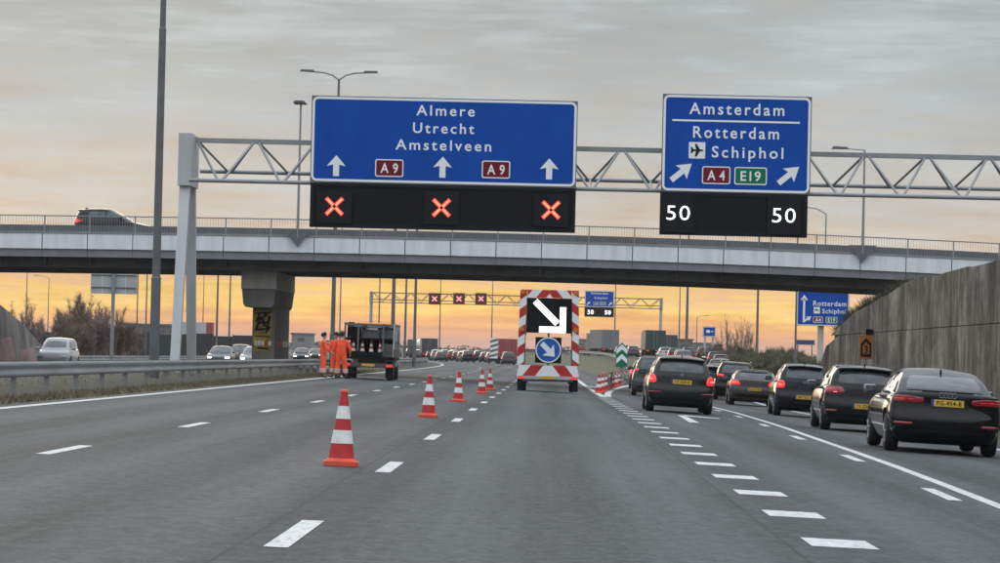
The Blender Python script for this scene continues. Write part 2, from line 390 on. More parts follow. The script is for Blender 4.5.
patch('lane_arrow', [(3.03, 66), (3.25, 66), (3.37, 76), (3.2, 76)], exit_road); patch('lane_arrow', [(3.38, 75.2), (4.13, 74.0), (4.15, 75.2), (3.38, 77.0)], exit_road)
line('edge_line', lambda y: -16.0, .2, 40, 900, opp_road); line('edge_line', lambda y: -25.6, .2, 40, 900, opp_road)
for k in range(20): dash(-19.6, 60 + 12 * k, 3, .15, opp_road); dash(-23.2, 60 + 12 * k, 3, .15, opp_road)
# ------------------------------------------------------------------ guardrails
def guardrail(name, uf, y0, y1, side, label, group=None, both=False, hgt=.66, pitch=4.0):
    """W-beam rail on posts; side = +1 when the beam faces +x"""
    t = thing(name, label, 'guardrail', (cx(y0) + uf(y0), y0, gz(cx(y0) + uf(y0), y0)), group=group)
    prof = [(0, 0), (.035, .03), (.035, .085), (-.015, .13), (-.015, .17), (.035, .215), (.035, .27), (0, .30)]
    pm = MB().box(-.05, .05, -.03, .03, -.1, hgt - .1).mesh('post')
    ys = np.arange(y0, y1, pitch)
    P = lambda y: Vector((cx(y) + uf(y), y, h(uf(y), y)))
    for y in ys:
        o = obj('post', pm, 'rail', t); o.location = P(y) - t.location
    sides = (1, -1) if both else (side,)
    for s in sides:
        for a in ys[:-1]:
            mb = MB(); vs = []
            for y, d in ((a, 0.0), (a + pitch, .012)):
                p = P(y) - t.location
                vs += [(p.x + s * (.09 + q + d), p.y, p.z + hgt - .31 + z) for q, z in prof]
            m = len(prof)
            mb.add(vs, [(i, i + 1, m + i + 1, m + i) for i in range(m - 1)], True); mb.build('rail', 'rail', t)
    return t
guardrail('guardrail', lambda y: -10.25, 36, 340, 1, 'grey steel double-sided guardrail along the grass median at the left', both=True)
guardrail('guardrail', lambda y: 10.9 + fshift(y), 36, 480, -1, 'grey steel guardrail along the right edge of the exit lanes')
guardrail('guardrail', lambda y: lerp(gore_r(y) + .3, exit_l(y) - .3, .5), 178, 420, -1, 'low grey guardrail starting in the gore behind the row of cones', both=True)
guardrail('guardrail', lambda y: -27.2, 176, 420, 1, 'far guardrail on the outer side of the opposite carriageway')

# ------------------------------------------------------------------ retaining wall and bank on the right
WX = 12.5
def wtop(y): return ip([(0, 4.3), (110, 4.15), (117, 3.75), (129, 3.25), (138, 2.5), (143, 1.4), (146, .4)], y)
wt = thing('retaining_wall', 'tall streaked concrete retaining wall along the right side of the exit lanes', 'wall', (WX, 30, 0))
rnd = random.Random(3)
for a in np.arange(30, 146, 5.8):
    b = min(a + 5.79, 146.0)
    for zl, zh in ((-.4, 2.42), (2.45, 9)):
        if zl > 0:
            if a > 137.5: continue
            b = min(b, 138.2)
        ta, tb = min(zh, wtop(a) + rnd.uniform(-.05, .05)), min(zh, wtop(b) + rnd.uniform(-.05, .05))
        if max(ta, tb) <= zl + .03: continue
        ta, tb = max(ta, zl + .02), max(tb, zl + .02); j = rnd.uniform(-.006, .006) - (.02 if zl > 0 else 0) * -1
        vs = [(x + j, y - 30, z) for x in (0, .3) for y, z in ((a, zl), (b, zl), (b, tb), (a, ta))]
        MB().add(vs, [(0, 3, 2, 1), (4, 5, 6, 7), (0, 1, 5, 4), (1, 2, 6, 5), (2, 3, 7, 6), (3, 0, 4, 7)]).build('wall_panel', 'wall_concrete', wt)
MB().box(.06, .28, 0, 107, -.4, 2.6).build('wall_core', 'soil', wt)
mb = MB(); vs = []; ys = np.arange(20, 152, 3.0); xs = [WX + .2, WX + .9, 14.5, 17, 21, 27, 40, 70]
for y in ys:
    for i, x in enumerate(xs): vs.append((x, y, (wtop(y) - .12 if i == 0 else lerp(wtop(y) + .12, wtop(y) * .9, min(1, (x - 13) / 14)) + rnd.uniform(-.08, .14)) if x < 60 else -.5))
m = len(xs); mb.add(vs, [(j * m + i, j * m + i + 1, (j + 1) * m + i + 1, (j + 1) * m + i) for j in range(len(ys) - 1) for i in range(m - 1)], True)
tag(mb.build('embankment', 'soil'), kind='structure')
# left wing wall of the viaduct, beyond the opposite carriageway
lw = thing('wing_wall', 'weathered concrete wing wall with faded graffiti at the far left', 'wall', (-26.5, 128, 0))
def ltop(y): return ip([(92, -.3), (114, 4.0), (146, 3.75), (154, 3.2), (160, 2.25), (166, 1.0), (170, .2)], y)
for a in np.arange(95.6, 170, 3.6):
    b = min(a + 3.57, 170.5)
    vs = [(x + (z + .4) * -.16, y - 128, z) for x in (0, -.3) for y, z in ((a, -.4), (b, -.4), (b, ltop(b)), (a, ltop(a)))]
    MB().add(vs, [(0, 1, 2, 3), (4, 7, 6, 5), (0, 4, 5, 1), (1, 5, 6, 2), (2, 6, 7, 3), (3, 7, 4, 0)]).build('wall_panel', 'mound_concrete', lw)
mat('graffiti_pink', (.42, .25, .23), .8, col2=(.2, .15, .14), var=.3, vscale=2.5)
for a, b, z0, z1 in ((151.2, 156.5, .3, 1.6), (157.5, 163, .2, 1.1)):
    vs = [((z + .4) * -.16 + .006, y - 128, z) for y, z in ((a, z0), (b, z0 + .1), (b - .6, z1), (a + .4, z1 - .2))]
    MB().add(vs, [(0, 1, 2, 3)]).build('graffiti', 'graffiti_pink', lw)
mb = MB(); vs = []; ys = np.arange(91, 172, 3.0); xs = [-26.7, -28.2, -32, -38, -55, -80]
for y in ys:
    for i, x in enumerate(xs): vs.append((x - .5, y, (ltop(y) + (.1 + rnd.uniform(-.1, .35) if i else -.15)) if x > -60 else -.6))
m = len(xs); mb.add(vs, [(j * m + i, (j + 1) * m + i, (j + 1) * m + i + 1, j * m + i + 1) for j in range(len(ys) - 1) for i in range(m - 1)], True)
tag(mb.build('embankment', 'soil'), kind='structure')

# ------------------------------------------------------------------ viaduct
BY0, BY1 = 140.0, 154.0
def bz(x): return -.0006 * (x + 5) ** 2 if x > -5 else -.0003 * (x + 5) ** 2
br_ = thing('viaduct', 'grey road viaduct with pale fascia panels crossing over the motorway', 'viaduct', (0, BY0, 0))
PW = 2.04; x = -48.0 + .72
pan = []
while x < 46:
    z0 = bz(x); z1 = bz(x + PW)
    def slab(name, m, xa, xb, y0, y1, za, zb, pad=0.0):
        vs = [(X, Y, Z + (z0 if X == xa else z1)) for Z in (za, zb) for X, Y in ((xa, y0), (xb, y0), (xb, y1), (xa, y1))]
        return MB().add(vs, [(3, 2, 1, 0), (4, 5, 6, 7), (0, 1, 5, 4), (1, 2, 6, 5), (2, 3, 7, 6), (3, 0, 4, 7)]).build(name, m, br_)
    slab('fascia_panel', 'fascia', x + .02, x + PW - .02, 0, .18, 5.64, 6.32)
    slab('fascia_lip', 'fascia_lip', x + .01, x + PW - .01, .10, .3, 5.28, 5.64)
    slab('coping', 'steel', x, x + PW, -.03, .3, 6.33, 6.39)
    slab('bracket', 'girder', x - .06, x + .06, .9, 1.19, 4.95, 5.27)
    x += PW
def long_piece(name, m, y0, y1, za, zb, n=24):
    mb = MB()
    for i in range(n):
        xa, xb = lerp(-48, 46, i / n), lerp(-48, 46, (i + 1) / n)
        vs = [(X, Y, Z + bz(X)) for Z in (za, zb) for X, Y in ((xa, y0), (xb, y0), (xb, y1), (xa, y1))]
        mb.add(vs, [(3, 2, 1, 0), (4, 5, 6, 7), (0, 1, 5, 4), (2, 3, 7, 6)])
    return mb.build(name, m, br_)
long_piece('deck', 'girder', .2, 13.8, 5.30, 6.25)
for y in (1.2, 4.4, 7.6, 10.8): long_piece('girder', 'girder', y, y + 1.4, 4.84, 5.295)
long_piece('fascia_panel', 'fascia', 13.82, 14.0, 5.64, 6.32)
long_piece('parapet', 'fascia_lip', .32, .6, 6.25, 6.45); long_piece('parapet', 'fascia_lip', 13.4, 13.8, 6.255, 6.45)
for y in (.12, 13.9):
    long_piece('handrail', 'steel', y - .03, y + .03, 7.10, 7.15)
    mb = MB(); xx = -47.9
    while xx < 45.9:
        zz = bz(xx); mb.box(xx - .006, xx + .006, y - .006, y + .006, 6.39 + zz, 7.10 + zz); xx += .12
    tag(mb.build('balusters', 'steel', br_), kind='stuff')
    pm = MB().box(-.03, .03, -.03, .03, 0, .74).mesh('rail_post')
    for i in range(46): o = obj('rail_post', pm, 'steel', br_); o.location = (-47.2 + i * 2.04, y, 6.38 + bz(-47.2 + i * 2.04))
for y in (1.3, 12.7):
    long_piece('crash_rail', 'steel_dark', y, y + .08, 6.46, 6.76)
    pm = MB().box(-.05, .05, -.04, .04, 0, .45).mesh('crash_rail_post')
    for i in range(36): o = obj('crash_rail_post', pm, 'rail', br_); o.location = (-47 + i * 2.66, y + .14, 6.25 + bz(-47 + i * 2.66))
# pier with a wide cap
MB().box(-14.05, -12.45, 2.6, 13.2, 4.0, 4.85).build('pier_cap', 'concrete', br_)
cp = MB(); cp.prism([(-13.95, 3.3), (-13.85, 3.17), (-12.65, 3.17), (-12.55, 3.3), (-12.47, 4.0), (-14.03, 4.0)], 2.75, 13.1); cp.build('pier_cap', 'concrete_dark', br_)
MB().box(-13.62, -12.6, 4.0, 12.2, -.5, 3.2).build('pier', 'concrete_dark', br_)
mat('poster_yellow', (.42, .30, .035), .7, col2=(.10, .075, .02), var=.4, vscale=2.2)
mat('spray_red', (.45, .03, .035), .7); mat('spray_white', (.6, .57, .5), .7, var=.2, vscale=5)
g = MB().box(-13.58, -12.72, 3.975, 3.999, 1.15, 3.05).build('graffiti_field', 'poster_yellow', br_)
g2 = MB()
for (ax, az, bx_, bz_, w) in ((-13.45, 2.1, -13.25, 2.75, .13), (-13.2, 2.75, -13.05, 2.3, .14), (-13.5, 2.15, -12.85, 2.2, .1), (-12.95, 2.2, -12.82, 2.8, .13), (-13.3, 2.45, -12.9, 2.5, .1), (-13.5, 1.85, -12.8, 1.83, .05), (-13.52, 2.9, -12.8, 2.95, .06), (-13.0, 2.0, -12.8, 2.3, .1), (-13.45, 2.5, -13.3, 2.9, .1), (-13.1, 2.75, -12.95, 2.9, .14), (-13.35, 1.3, -12.85, 1.28, .08)):
    d = Vector((bx_ - ax, 0, bz_ - az)).normalized(); nrm = Vector((-d.z, 0, d.x)) * w / 2; a, b = Vector((ax, 3.97, az)), Vector((bx_, 3.97, bz_))
    g2 = MB(); g2.add([a - nrm, b - nrm, b + nrm, a + nrm], [(0, 1, 2, 3)]); g2.build('graffiti_stroke', 'black', br_)
for k in range(5):
    m_ = 'spray_white' if k % 2 == 0 or k < 2 else 'spray_red'; g3 = MB(); x0 = -13.5 + k * .16
    g3.add([(x0, 3.968, 1.42), (x0 + .12, 3.968, 1.42), (x0 + .13, 3.968, 1.62), (x0 + .05, 3.968, 1.66), (x0 - .01, 3.968, 1.6)], [(0, 1, 2, 3, 4)]); g3.build('graffiti_letter', m_, br_)
for k in range(5):
    g3 = MB(); y0 = 4.4 + k * 1.45
    g3.add([(-12.592, y0, 1.35), (-12.592, y0 + 1.1, 1.38), (-12.592, y0 + 1.15, 1.62), (-12.592, y0 + .5, 1.7), (-12.592, y0 - .05, 1.6)], [(0, 1, 2, 3, 4)]); g3.build('graffiti_letter', 'spray_red' if k < 3 else 'spray_white', br_)
# ------------------------------------------------------------------ sign gantry
def gantry(name, label, y, x0, x1, zb, zt, bay, s, zg0, zg1, rear_lift=.46, steel='steel', leg_m='galva'):
    g = thing(name, label, 'gantry', (x0, y, zg0)); L = Vector((x0, y, zg0))
    def part(n, m, fn): mb = MB(); fn(mb); mb.v = [tuple(Vector(p) - L) for p in mb.v]; return mb.build(n, m, g)
    part('top_chord', steel, lambda b: b.box(x0, x1, y - .10 * s, y + .10 * s, zt - .075 * s, zt + .075 * s))
    part('bottom_chord', steel, lambda b: b.bar((x0, y - 1.5 * s, zb), (x1, y - 1.5 * s, zb), .066 * s, 10))
    part('bottom_chord', steel, lambda b: b.bar((x0, y + 1.5 * s, zb + rear_lift), (x1, y + 1.5 * s, zb + rear_lift), .066 * s, 10))
    n = int((x1 - x0) / bay); bay = (x1 - x0) / n
    for i in range(n):
        xm = x0 + (i + .5) * bay
        for yy, z in ((y - 1.5 * s, zb), (y + 1.5 * s, zb + rear_lift)):
            part('diagonal', steel, lambda b: b.bar((xm - .06, yy, z), (x0 + i * bay + .06, y, zt), .042 * s, 6))
            part('diagonal', steel, lambda b: b.bar((xm + .06, yy, z), (x0 + (i + 1) * bay - .06, y, zt), .042 * s, 6))
        part('cross_tie', steel, lambda b: b.bar((xm, y - 1.5 * s, zb), (xm, y + 1.5 * s, zb + rear_lift), .035 * s, 6))
    for X, zg, sg in ((x0, zg0, -1), (x1, zg1, 1)):
        part('head_plate', leg_m, lambda b: b.box(min(X, X + sg * .42), max(X, X + sg * .42), y - 1.1 * s, y + 1.1 * s, zb - .15, zt + .15))
        for sy in (-1, 1):
            w0, w1 = .165, .14
            def leg(b):
                c = X + sg * .21; yt, yb = y + sy * .75 * s, y + sy * 2.5 * s
                vs = [(c + a * w1, yb + q * w1, zg - .1) for a, q in ((-1, -1), (1, -1), (1, 1), (-1, 1))] + [(c + a * w0, yt + q * w0, zb - .1) for a, q in ((-1, -1), (1, -1), (1, 1), (-1, 1))]
                b.add(vs, [(3, 2, 1, 0), (4, 5, 6, 7), (0, 1, 5, 4), (1, 2, 6, 5), (2, 3, 7, 6), (3, 0, 4, 7)])
            part('leg', leg_m, leg)
            part('footing', 'concrete', lambda b: b.box(X + sg * .21 - .5, X + sg * .21 + .5, y + sy * 2.5 * s - .5, y + sy * 2.5 * s + .5, zg - .3, zg + .15))
    return g
GY = 101.0
gantry('sign_gantry', 'galvanised truss gantry on splayed legs carrying the near blue signs', GY, -11.55, 22.0, 6.58, 7.96, 1.92, 1.0, .1, 4.0)

SY = 99.05
def P(px, py, Y=SY): return sp(px, py, Y)
def arrow_up(mb, cx_, cz, w, hgt, y0, y1, ang=0.0):
    pts = [(-.16, -.5), (.16, -.5), (.16, .05), (.5, -.02), (0, .5), (-.5, -.02), (-.16, .05)]; ca, sa = math.cos(ang), math.sin(ang)
    mb.prism([(cx_ + (a * w) * ca - (b * hgt) * sa, cz + (a * w) * sa + (b * hgt) * ca) for a, b in pts], y0, y1)
def board(name, label, cat, x0, x1, z0, z1, y, r=.18, border=.075, inset=.03, back='steel_dark', fill='sign_blue', group=None, corner='sign_blue'):
    t = thing(name, label, cat, ((x0 + x1) / 2, y, z0), group=group); L = t.location
    def part(n, m, mb): mb.v = [tuple(Vector(p) - L) for p in mb.v]; return mb.build(n, m, t)
    part('panel', 'steel_dark', MB().prism([(x0, z0), (x1, z0), (x1, z1), (x0, z1)], y + .004, y + .06))
    part('sign_face', fill, MB().prism(rrect(x0 + inset, x1 - inset, z0 + inset, z1 - inset, r), y, y + .0035))
    mb = MB(); frame_poly(mb, rrect(x0 + inset, x1 - inset, z0 + inset, z1 - inset, r), rrect(x0 + inset + border, x1 - inset - border, z0 + inset + border, z1 - inset - border, r - border), y - .006, y - .001); part('border', 'sign_white', mb)
    mb = MB()
    for i in range(max(2, int((x1 - x0) / 1.4))):
        xx = lerp(x0 + .3, x1 - .3, i / (max(2, int((x1 - x0) / 1.4)) - 1)); mb.box(xx - .04, xx + .04, y + .061, y + .2, z0 + .1, z1 - .1)
    part('backing_rib', back, mb)
    return t, part
def shield(part, t, body, cx_, cz, w, hh, m, y, cap=.3):
    part('route_shield', m, MB().prism(rrect(cx_ - w / 2, cx_ + w / 2, cz - hh / 2, cz + hh / 2, .07), y - .012, y - .0015))
    mb = MB(); frame_poly(mb, rrect(cx_ - w / 2, cx_ + w / 2, cz - hh / 2, cz + hh / 2, .07), rrect(cx_ - w / 2 + .035, cx_ + w / 2 - .035, cz - hh / 2 + .035, cz + hh / 2 - .035, .045), y - .016, y - .0121); part('shield_border', 'sign_white', mb)
    letters(body, cx_, cz - cap / 2, w * .62, cap, y - .0145, 'sign_white', t, off=t.location, bold=.018, space=1.1)
x0, zt = P(312, 95.2); x1, zb = P(576, 187.6)
t, part = board('direction_sign', 'wide blue motorway sign reading Almere Utrecht Amstelveen on the near gantry', 'road sign', x0, x1, zb, zt, SY, group='blue signs on the near gantry')
for word, px, py, wpx in (('Almere', 445.5, 115.6, 58.5), ('Utrecht', 443.5, 133.2, 61.5), ('Amstelveen', 443.3, 150.2, 96)):
    X, Z = P(px, py); letters(word, X, Z, wpx / 31.57, .325, SY - .001, 'sign_white', t, off=t.location, bold=.014, space=1.3)
for px, py in ((336.2, 165.5), (442.6, 167.0), (549.2, 168.8)):
    X, Z = P(px, py); mb = MB(); arrow_up(mb, X, Z, .60, .67, SY - .008, SY - .001); part('arrow', 'sign_white', mb)
for px, py in ((389.3, 168), (496, 169.5)):
    X, Z = P(px, py); shield(part, t, 'A 9', X, Z, .9, .56, 'sign_red', SY)
x0r, ztr = P(663, 93.5); x1r, zbr = P(810, 194.5)
t, part = board('direction_sign', 'blue exit sign reading Amsterdam Rotterdam Schiphol on the near gantry', 'road sign', x0r, x1r, zbr, ztr, SY, group='blue signs on the near gantry')
for word, px, py, wpx, cap in (('Amsterdam', 736.8, 114.6, 95, .36), ('Rotterdam', 736, 138.2, 86, .36), ('Schiphol', 747.5, 157.8, 71.6, .35)):
    X, Z = P(px, py); letters(word, X, Z, wpx / 31.57, cap, SY - .001, 'sign_white', t, off=t.location, bold=.014, space=1.3)
X, Z = P(736, 121.3); part('rule', 'sign_white', MB().box(X - 2.02, X + 2.02, SY - .006, SY - .001, Z - .03, Z + .03))
X, Z = P(697, 150.2); q = .26
part('airport_field', 'sign_white', MB().prism(rrect(X - q, X + q, Z - q, Z + q, .03), SY - .006, SY - .001))
mb = MB(); y0, y1 = SY - .010, SY - .0065                     # aeroplane seen from above, nose to the right
mb.prism([(X - .19, Z - .03), (X + .16, Z - .03), (X + .21, Z), (X + .16, Z + .03), (X - .19, Z + .03)], y0, y1)
mb.prism([(X - .07, Z - .2), (X - .01, Z - .2), (X + .09, Z - .031), (X - .03, Z - .031)], y0, y1); mb.prism([(X - .03, Z + .031), (X + .09, Z + .031), (X - .01, Z + .2), (X - .07, Z + .2)], y0, y1)
mb.prism([(X - .2, Z - .1), (X - .16, Z - .1), (X - .11, Z - .031), (X - .19, Z - .031)], y0, y1); mb.prism([(X - .19, Z + .031), (X - .11, Z + .031), (X - .16, Z + .1), (X - .2, Z + .1)], y0, y1)
part('airport_symbol', 'black', mb)
X, Z = P(716.2, 175.2); shield(part, t, 'A 4', X, Z, .9, .56, 'sign_red', SY)
X, Z = P(750.6, 176.0); shield(part, t, 'E19', X, Z, 1.03, .56, 'sign_green', SY)
for px, py in ((681.5, 171.8), (788.8, 175)):
    X, Z = P(px, py); mb = MB(); arrow_up(mb, X, Z, .56, .84, SY - .008, SY - .001, -math.radians(50)); part('arrow', 'sign_white', mb)
# lane signals hanging below the signs
def housing(label, x0, x1, z0, z1, y):
    t = thing('lane_signal_box', label, 'lane signal', ((x0 + x1) / 2, y, z0), group='lane signal boxes under the near signs'); L = t.location
    def part(n, m, mb): mb.v = [tuple(Vector(p) - L) for p in mb.v]; return mb.build(n, m, t)
    part('housing', 'black', MB().box(x0, x1, y, y + .35, z0, z1))
    mb = MB(); frame_poly(mb, rrect(x0, x1, z0, z1, .02, 1), rrect(x0 + .1, x1 - .1, z0 + .14, z1 - .1, .02, 1), y - .03, y - .001); part('housing_rim', 'black_panel', mb)
    return t, part
a = P(310.5, 184)[0], P(575, 231)[0]; Zc = P(442, 229.6)[1]
t, part = housing('long black signal box with three red crosses under the wide blue sign', a[0], a[1], Zc, zb - .02, SY + .02)
for px, py in ((334.5, 206.4), (441.5, 207.8), (551, 210)):
    X, Z = P(px, py)
    p_ = part('signal_panel', 'black_panel', MB().box(X - .56, X + .56, SY - .07, SY - .012, Z - .54, Z + .5))
    for m_, w, l, yy in (('led_red', .12, .37, -.078), ('led_red_core', .04, .33, -.084)):
        mb = MB()
        for s in (1, -1):
            for e in (1, -1):
                M = Matrix.Translation((X, SY + yy, Z)) @ Matrix.Rotation(s * math.pi / 4, 4, 'Y')
                mb.box(.05 if e > 0 else -l, l if e > 0 else -.05, 0, .008, -w / 2, w / 2, M)
        mb.v = [tuple(Vector(v) - t.location) for v in mb.v]; mb.build('red_cross', m_, p_)
a = P(660.5, 192)[0], P(807, 237)[0]; Zc = P(734, 235.8)[1]
t, part = housing('black signal box showing 50 twice under the exit sign', a[0], a[1], Zc, zbr - .02, SY + .02)
for px, py in ((678, 220.0), (783.6, 222.6)):
    X, Z = P(px, py)
    p_ = part('signal_panel', 'black_panel', MB().box(X - .52, X + .52, SY - .07, SY - .012, Z - .38, Z + .86))
    letters('50', X, Z, .74, .46, SY - .075, 'led_white', p_, 'speed_limit', bold=-.006, space=1.1, off=t.location)

# ------------------------------------------------------------------ the gantry farther on
G2 = 466.0; zgl = gz(-26.4, G2)
gantry('sign_gantry', 'distant truss gantry with three small red crosses beyond the viaduct', G2, -26.2, 16.6, 8.75, 10.2, 2.7, 1.0, zgl, gz(16.6, G2), steel='steel_dark', leg_m='steel')
for k, px in enumerate((434.5, 459, 481)):
    X, Z = sp(px, 298.8, G2 - 1.9)
    t = thing('lane_signal', ['left', 'middle', 'right'][k] + ' one of three small red-cross signals on the distant gantry', 'lane signal', (X, G2 - 1.9, Z - .85), group='red-cross signals on the distant gantry')
    MB().box(-.85, .85, 0, .3, 0, 1.7).build('housing', mat('sig_dark', (.10, .008, .012), .5), t)
    mb = MB()
    for s in (1, -1): mb.box(-.5, .5, -.02, -.005, -.09, .09, Matrix.Translation((0, 0, .85)) @ Matrix.Rotation(s * math.pi / 4, 4, 'Y'))
    mb.build('red_cross', mat('led_pink', (1, .3, .3), .5, emit=1.0, emit_col=(1, .35, .33)), t)
Y2 = G2 - 1.9
x0, z1_ = sp(585, 290.5, Y2); x1, z0_ = sp(614, 307.5, Y2)
t, part = board('direction_sign', 'small blue exit sign with black signal box on the distant gantry', 'road sign', x0, x1, z0_, z1_, Y2, r=.15, border=.08)
for i, (w, zz) in enumerate(((2.6, .78), (1.9, .5), )):
    letters(('Amsterdam', 'Schiphol')[i], (x0 + x1) / 2 + .2 * i, lerp(z0_, z1_, zz), w, .34, Y2 - .001, 'sign_white', t, off=t.location)
X = (x0 + x1) / 2; shield(part, t, 'A4', X - .5, lerp(z0_, z1_, .22), .85, .5, 'sign_red', Y2); shield(part, t, 'E19', X + .55, lerp(z0_, z1_, .22), .95, .5, 'sign_green', Y2)
for xx in (x0 + .55, x1 - .55): mb = MB(); arrow_up(mb, xx, lerp(z0_, z1_, .22), .45, .75, Y2 - .008, Y2 - .001, -math.radians(45)); part('arrow', 'sign_white', mb)
part('signal_housing', 'black', MB().box(x0, x1, Y2 + .01, Y2 + .3, z0_ - 1.45, z0_ - .02))
for xx in (x0 + .9, x1 - .9): letters('50', xx, z0_ - 1.05, .9, .6, Y2, 'led_white', t, 'speed_limit', off=t.location)
# big blue sign beyond the wall
Y3 = 232.0; x0, z1_ = sp(797, 290.5, Y3); x1 = x0 + 3.9; z0_ = sp(797, 325.5, Y3)[1]
t, part = board('direction_sign', 'blue exit sign half hidden behind the retaining wall', 'road sign', x0, x1, z0_, z1_, Y3, r=.15, border=.06)
letters('Rotterdam', x0 + 2.45, z0_ + 1.5, 2.45, .36, Y3 - .001, 'sign_white', t, off=t.location); letters('Schiphol', x0 + 2.78, z0_ + .95, 1.75, .34, Y3 - .001, 'sign_white', t, off=t.location)
part('airport_field', 'sign_white', MB().box(x0 + 1.27, x0 + 1.73, Y3 - .006, Y3 - .001, z0_ + .92, z0_ + 1.4)); part('airport_symbol', 'black', MB().prism([(x0 + 1.33, z0_ + 1.13), (x0 + 1.66, z0_ + 1.13), (x0 + 1.7, z0_ + 1.17), (x0 + 1.52, z0_ + 1.2), (x0 + 1.46, z0_ + 1.33), (x0 + 1.42, z0_ + 1.2), (x0 + 1.33, z0_ + 1.2)], Y3 - .012, Y3 - .007))
shield(part, t, 'A4', x0 + 1.6, z0_ + .46, .72, .46, 'sign_red', Y3); shield(part, t, 'E19', x0 + 2.6, z0_ + .46, .85, .46, 'sign_green', Y3)
mb = MB(); mb.box(x0 + .47, x0 + .63, Y3 - .008, Y3 - .001, z0_ + .25, z0_ + 2.0); mb.prism([(x0 + .27, z0_ + 1.9), (x0 + .83, z0_ + 1.9), (x0 + .55, z0_ + 2.3)], Y3 - .008, Y3 - .001); part('arrow', 'sign_white', mb)
mb = MB(); arrow_up(mb, x0 + .82, z0_ + .5, .42, .72, Y3 - .0085, Y3 - .0015, -math.radians(55)); part('arrow', 'sign_white', mb)
for xx in (x0 + 1.85, x0 + 3.3): part('post', 'concrete', MB().box(xx - .22, xx + .22, Y3 + .25, Y3 + .6, gz(xx, Y3) - .2, z1_ - .3))
# small blue sign far right and the dark board behind the hedge
Y4 = 330.0; x0, z1_ = sp(703, 326.5, Y4); x1, z0_ = sp(715.5, 337, Y4)
t, part = board('direction_sign', 'small far blue road sign on grey posts right of the green lorry', 'road sign', x0, x1, z0_, z1_, Y4, r=.1, border=.05)
part('arrow', 'sign_white', MB().prism([(x0 + .35, z0_ + .42), (x0 + .75, z0_ + .42), (x0 + .75, z0_ + .72), (x0 + .35, z0_ + .72)], Y4 - .006, Y4 - .001)); part('text_bar', 'sign_white', MB().box(x0 + .85, x1 - .25, Y4 - .006, Y4 - .001, z0_ + .5, z0_ + .62))
for xx in (x0 + .25, x1 - .25): part('post', 'galva', MB().box(xx - .12, xx + .12, Y4 + .08, Y4 + .3, gz(xx, Y4) - .2, z1_ - .1))
Y5 = 420.0; x0, z1_ = sp(795, 339.5, Y5); x1, z0_ = sp(815, 345.5, Y5)
t, part = board('sign_board', 'far narrow dark blue board above the hedge at the right', 'sign', x0, x1, z0_, z1_, Y5, r=.1, border=.04, fill=mat('board_dark', (.03, .05, .13), .5))
for xx in (x0 + .4, x1 - .4): part('post', 'steel_dark', MB().box(xx - .08, xx + .08, Y5 + .08, Y5 + .25, gz(xx, Y5) - .2, z1_ - .1))
# rear of a sign for the opposite carriageway
Y6 = 172.0; x0, z1_ = sp(91, 268.5, Y6); x1, z0_ = sp(137, 294.5, Y6)
t = thing('direction_sign', 'bare grey back of a sign on one post beside the brown shrubs', 'road sign', (lerp(x0, x1, .5), Y6, gz(lerp(x0, x1, .5), Y6)))
def lpart(n, m, mb): mb.v = [tuple(Vector(p) - t.location) for p in mb.v]; return mb.build(n, m, t)
for i in range(4): lpart('panel', 'galva', MB().box(lerp(x0, x1, i / 4) + .01, lerp(x0, x1, (i + 1) / 4) - .01, Y6, Y6 + .05, z0_, z1_))
for zz in (.25, .75): lpart('cross_bar', 'steel_dark', MB().box(x0 + .05, x1 - .05, Y6 - .06, Y6 - .001, lerp(z0_, z1_, zz) - .03, lerp(z0_, z1_, zz) + .03))
lpart('post', 'steel', MB().bar((lerp(x0, x1, .5), Y6 - .16, gz(-24, Y6) - .2), (lerp(x0, x1, .5), Y6 - .16, z1_ - .05), .1, 12))
# orange detour board on the wall side
Y7 = 119.5; X, Z = sp(866, 347, Y7)
t = thing('detour_sign', 'small orange diversion board with dark house outline before the retaining wall', 'sign', (X, Y7, gz(X, Y7)))
lpart('panel', mat('orange', (.40, .13, .02), .5, var=.15), MB().prism([(X - .25, Z - .46), (X + .25, Z - .46), (X + .25, Z + .45), (X - .25, Z + .45)], Y7, Y7 + .03))
mb = MB(); hs = [(X - .2, Z - .38), (X + .2, Z - .38), (X + .2, Z + .12), (X, Z + .34), (X - .2, Z + .12)]; frame_poly(mb, hs, [(X + (a - X) * .66, Z - .08 + (b - Z + .08) * .66) for a, b in hs], Y7 - .006, Y7 - .001); lpart('house_outline', 'black', mb)
letters('3', X, Z - .25, .15, .3, Y7 - .001, 'black', t, off=t.location)
lpart('post', 'steel', MB().bar((X, Y7 + .07, gz(X, Y7) - .2), (X, Y7 + .07, Z + .62), .035, 8)); lpart('warning_lamp', 'black', MB().box(X - .02, X + .28, Y7 - .02, Y7 + .1, Z + .46, Z + .68))

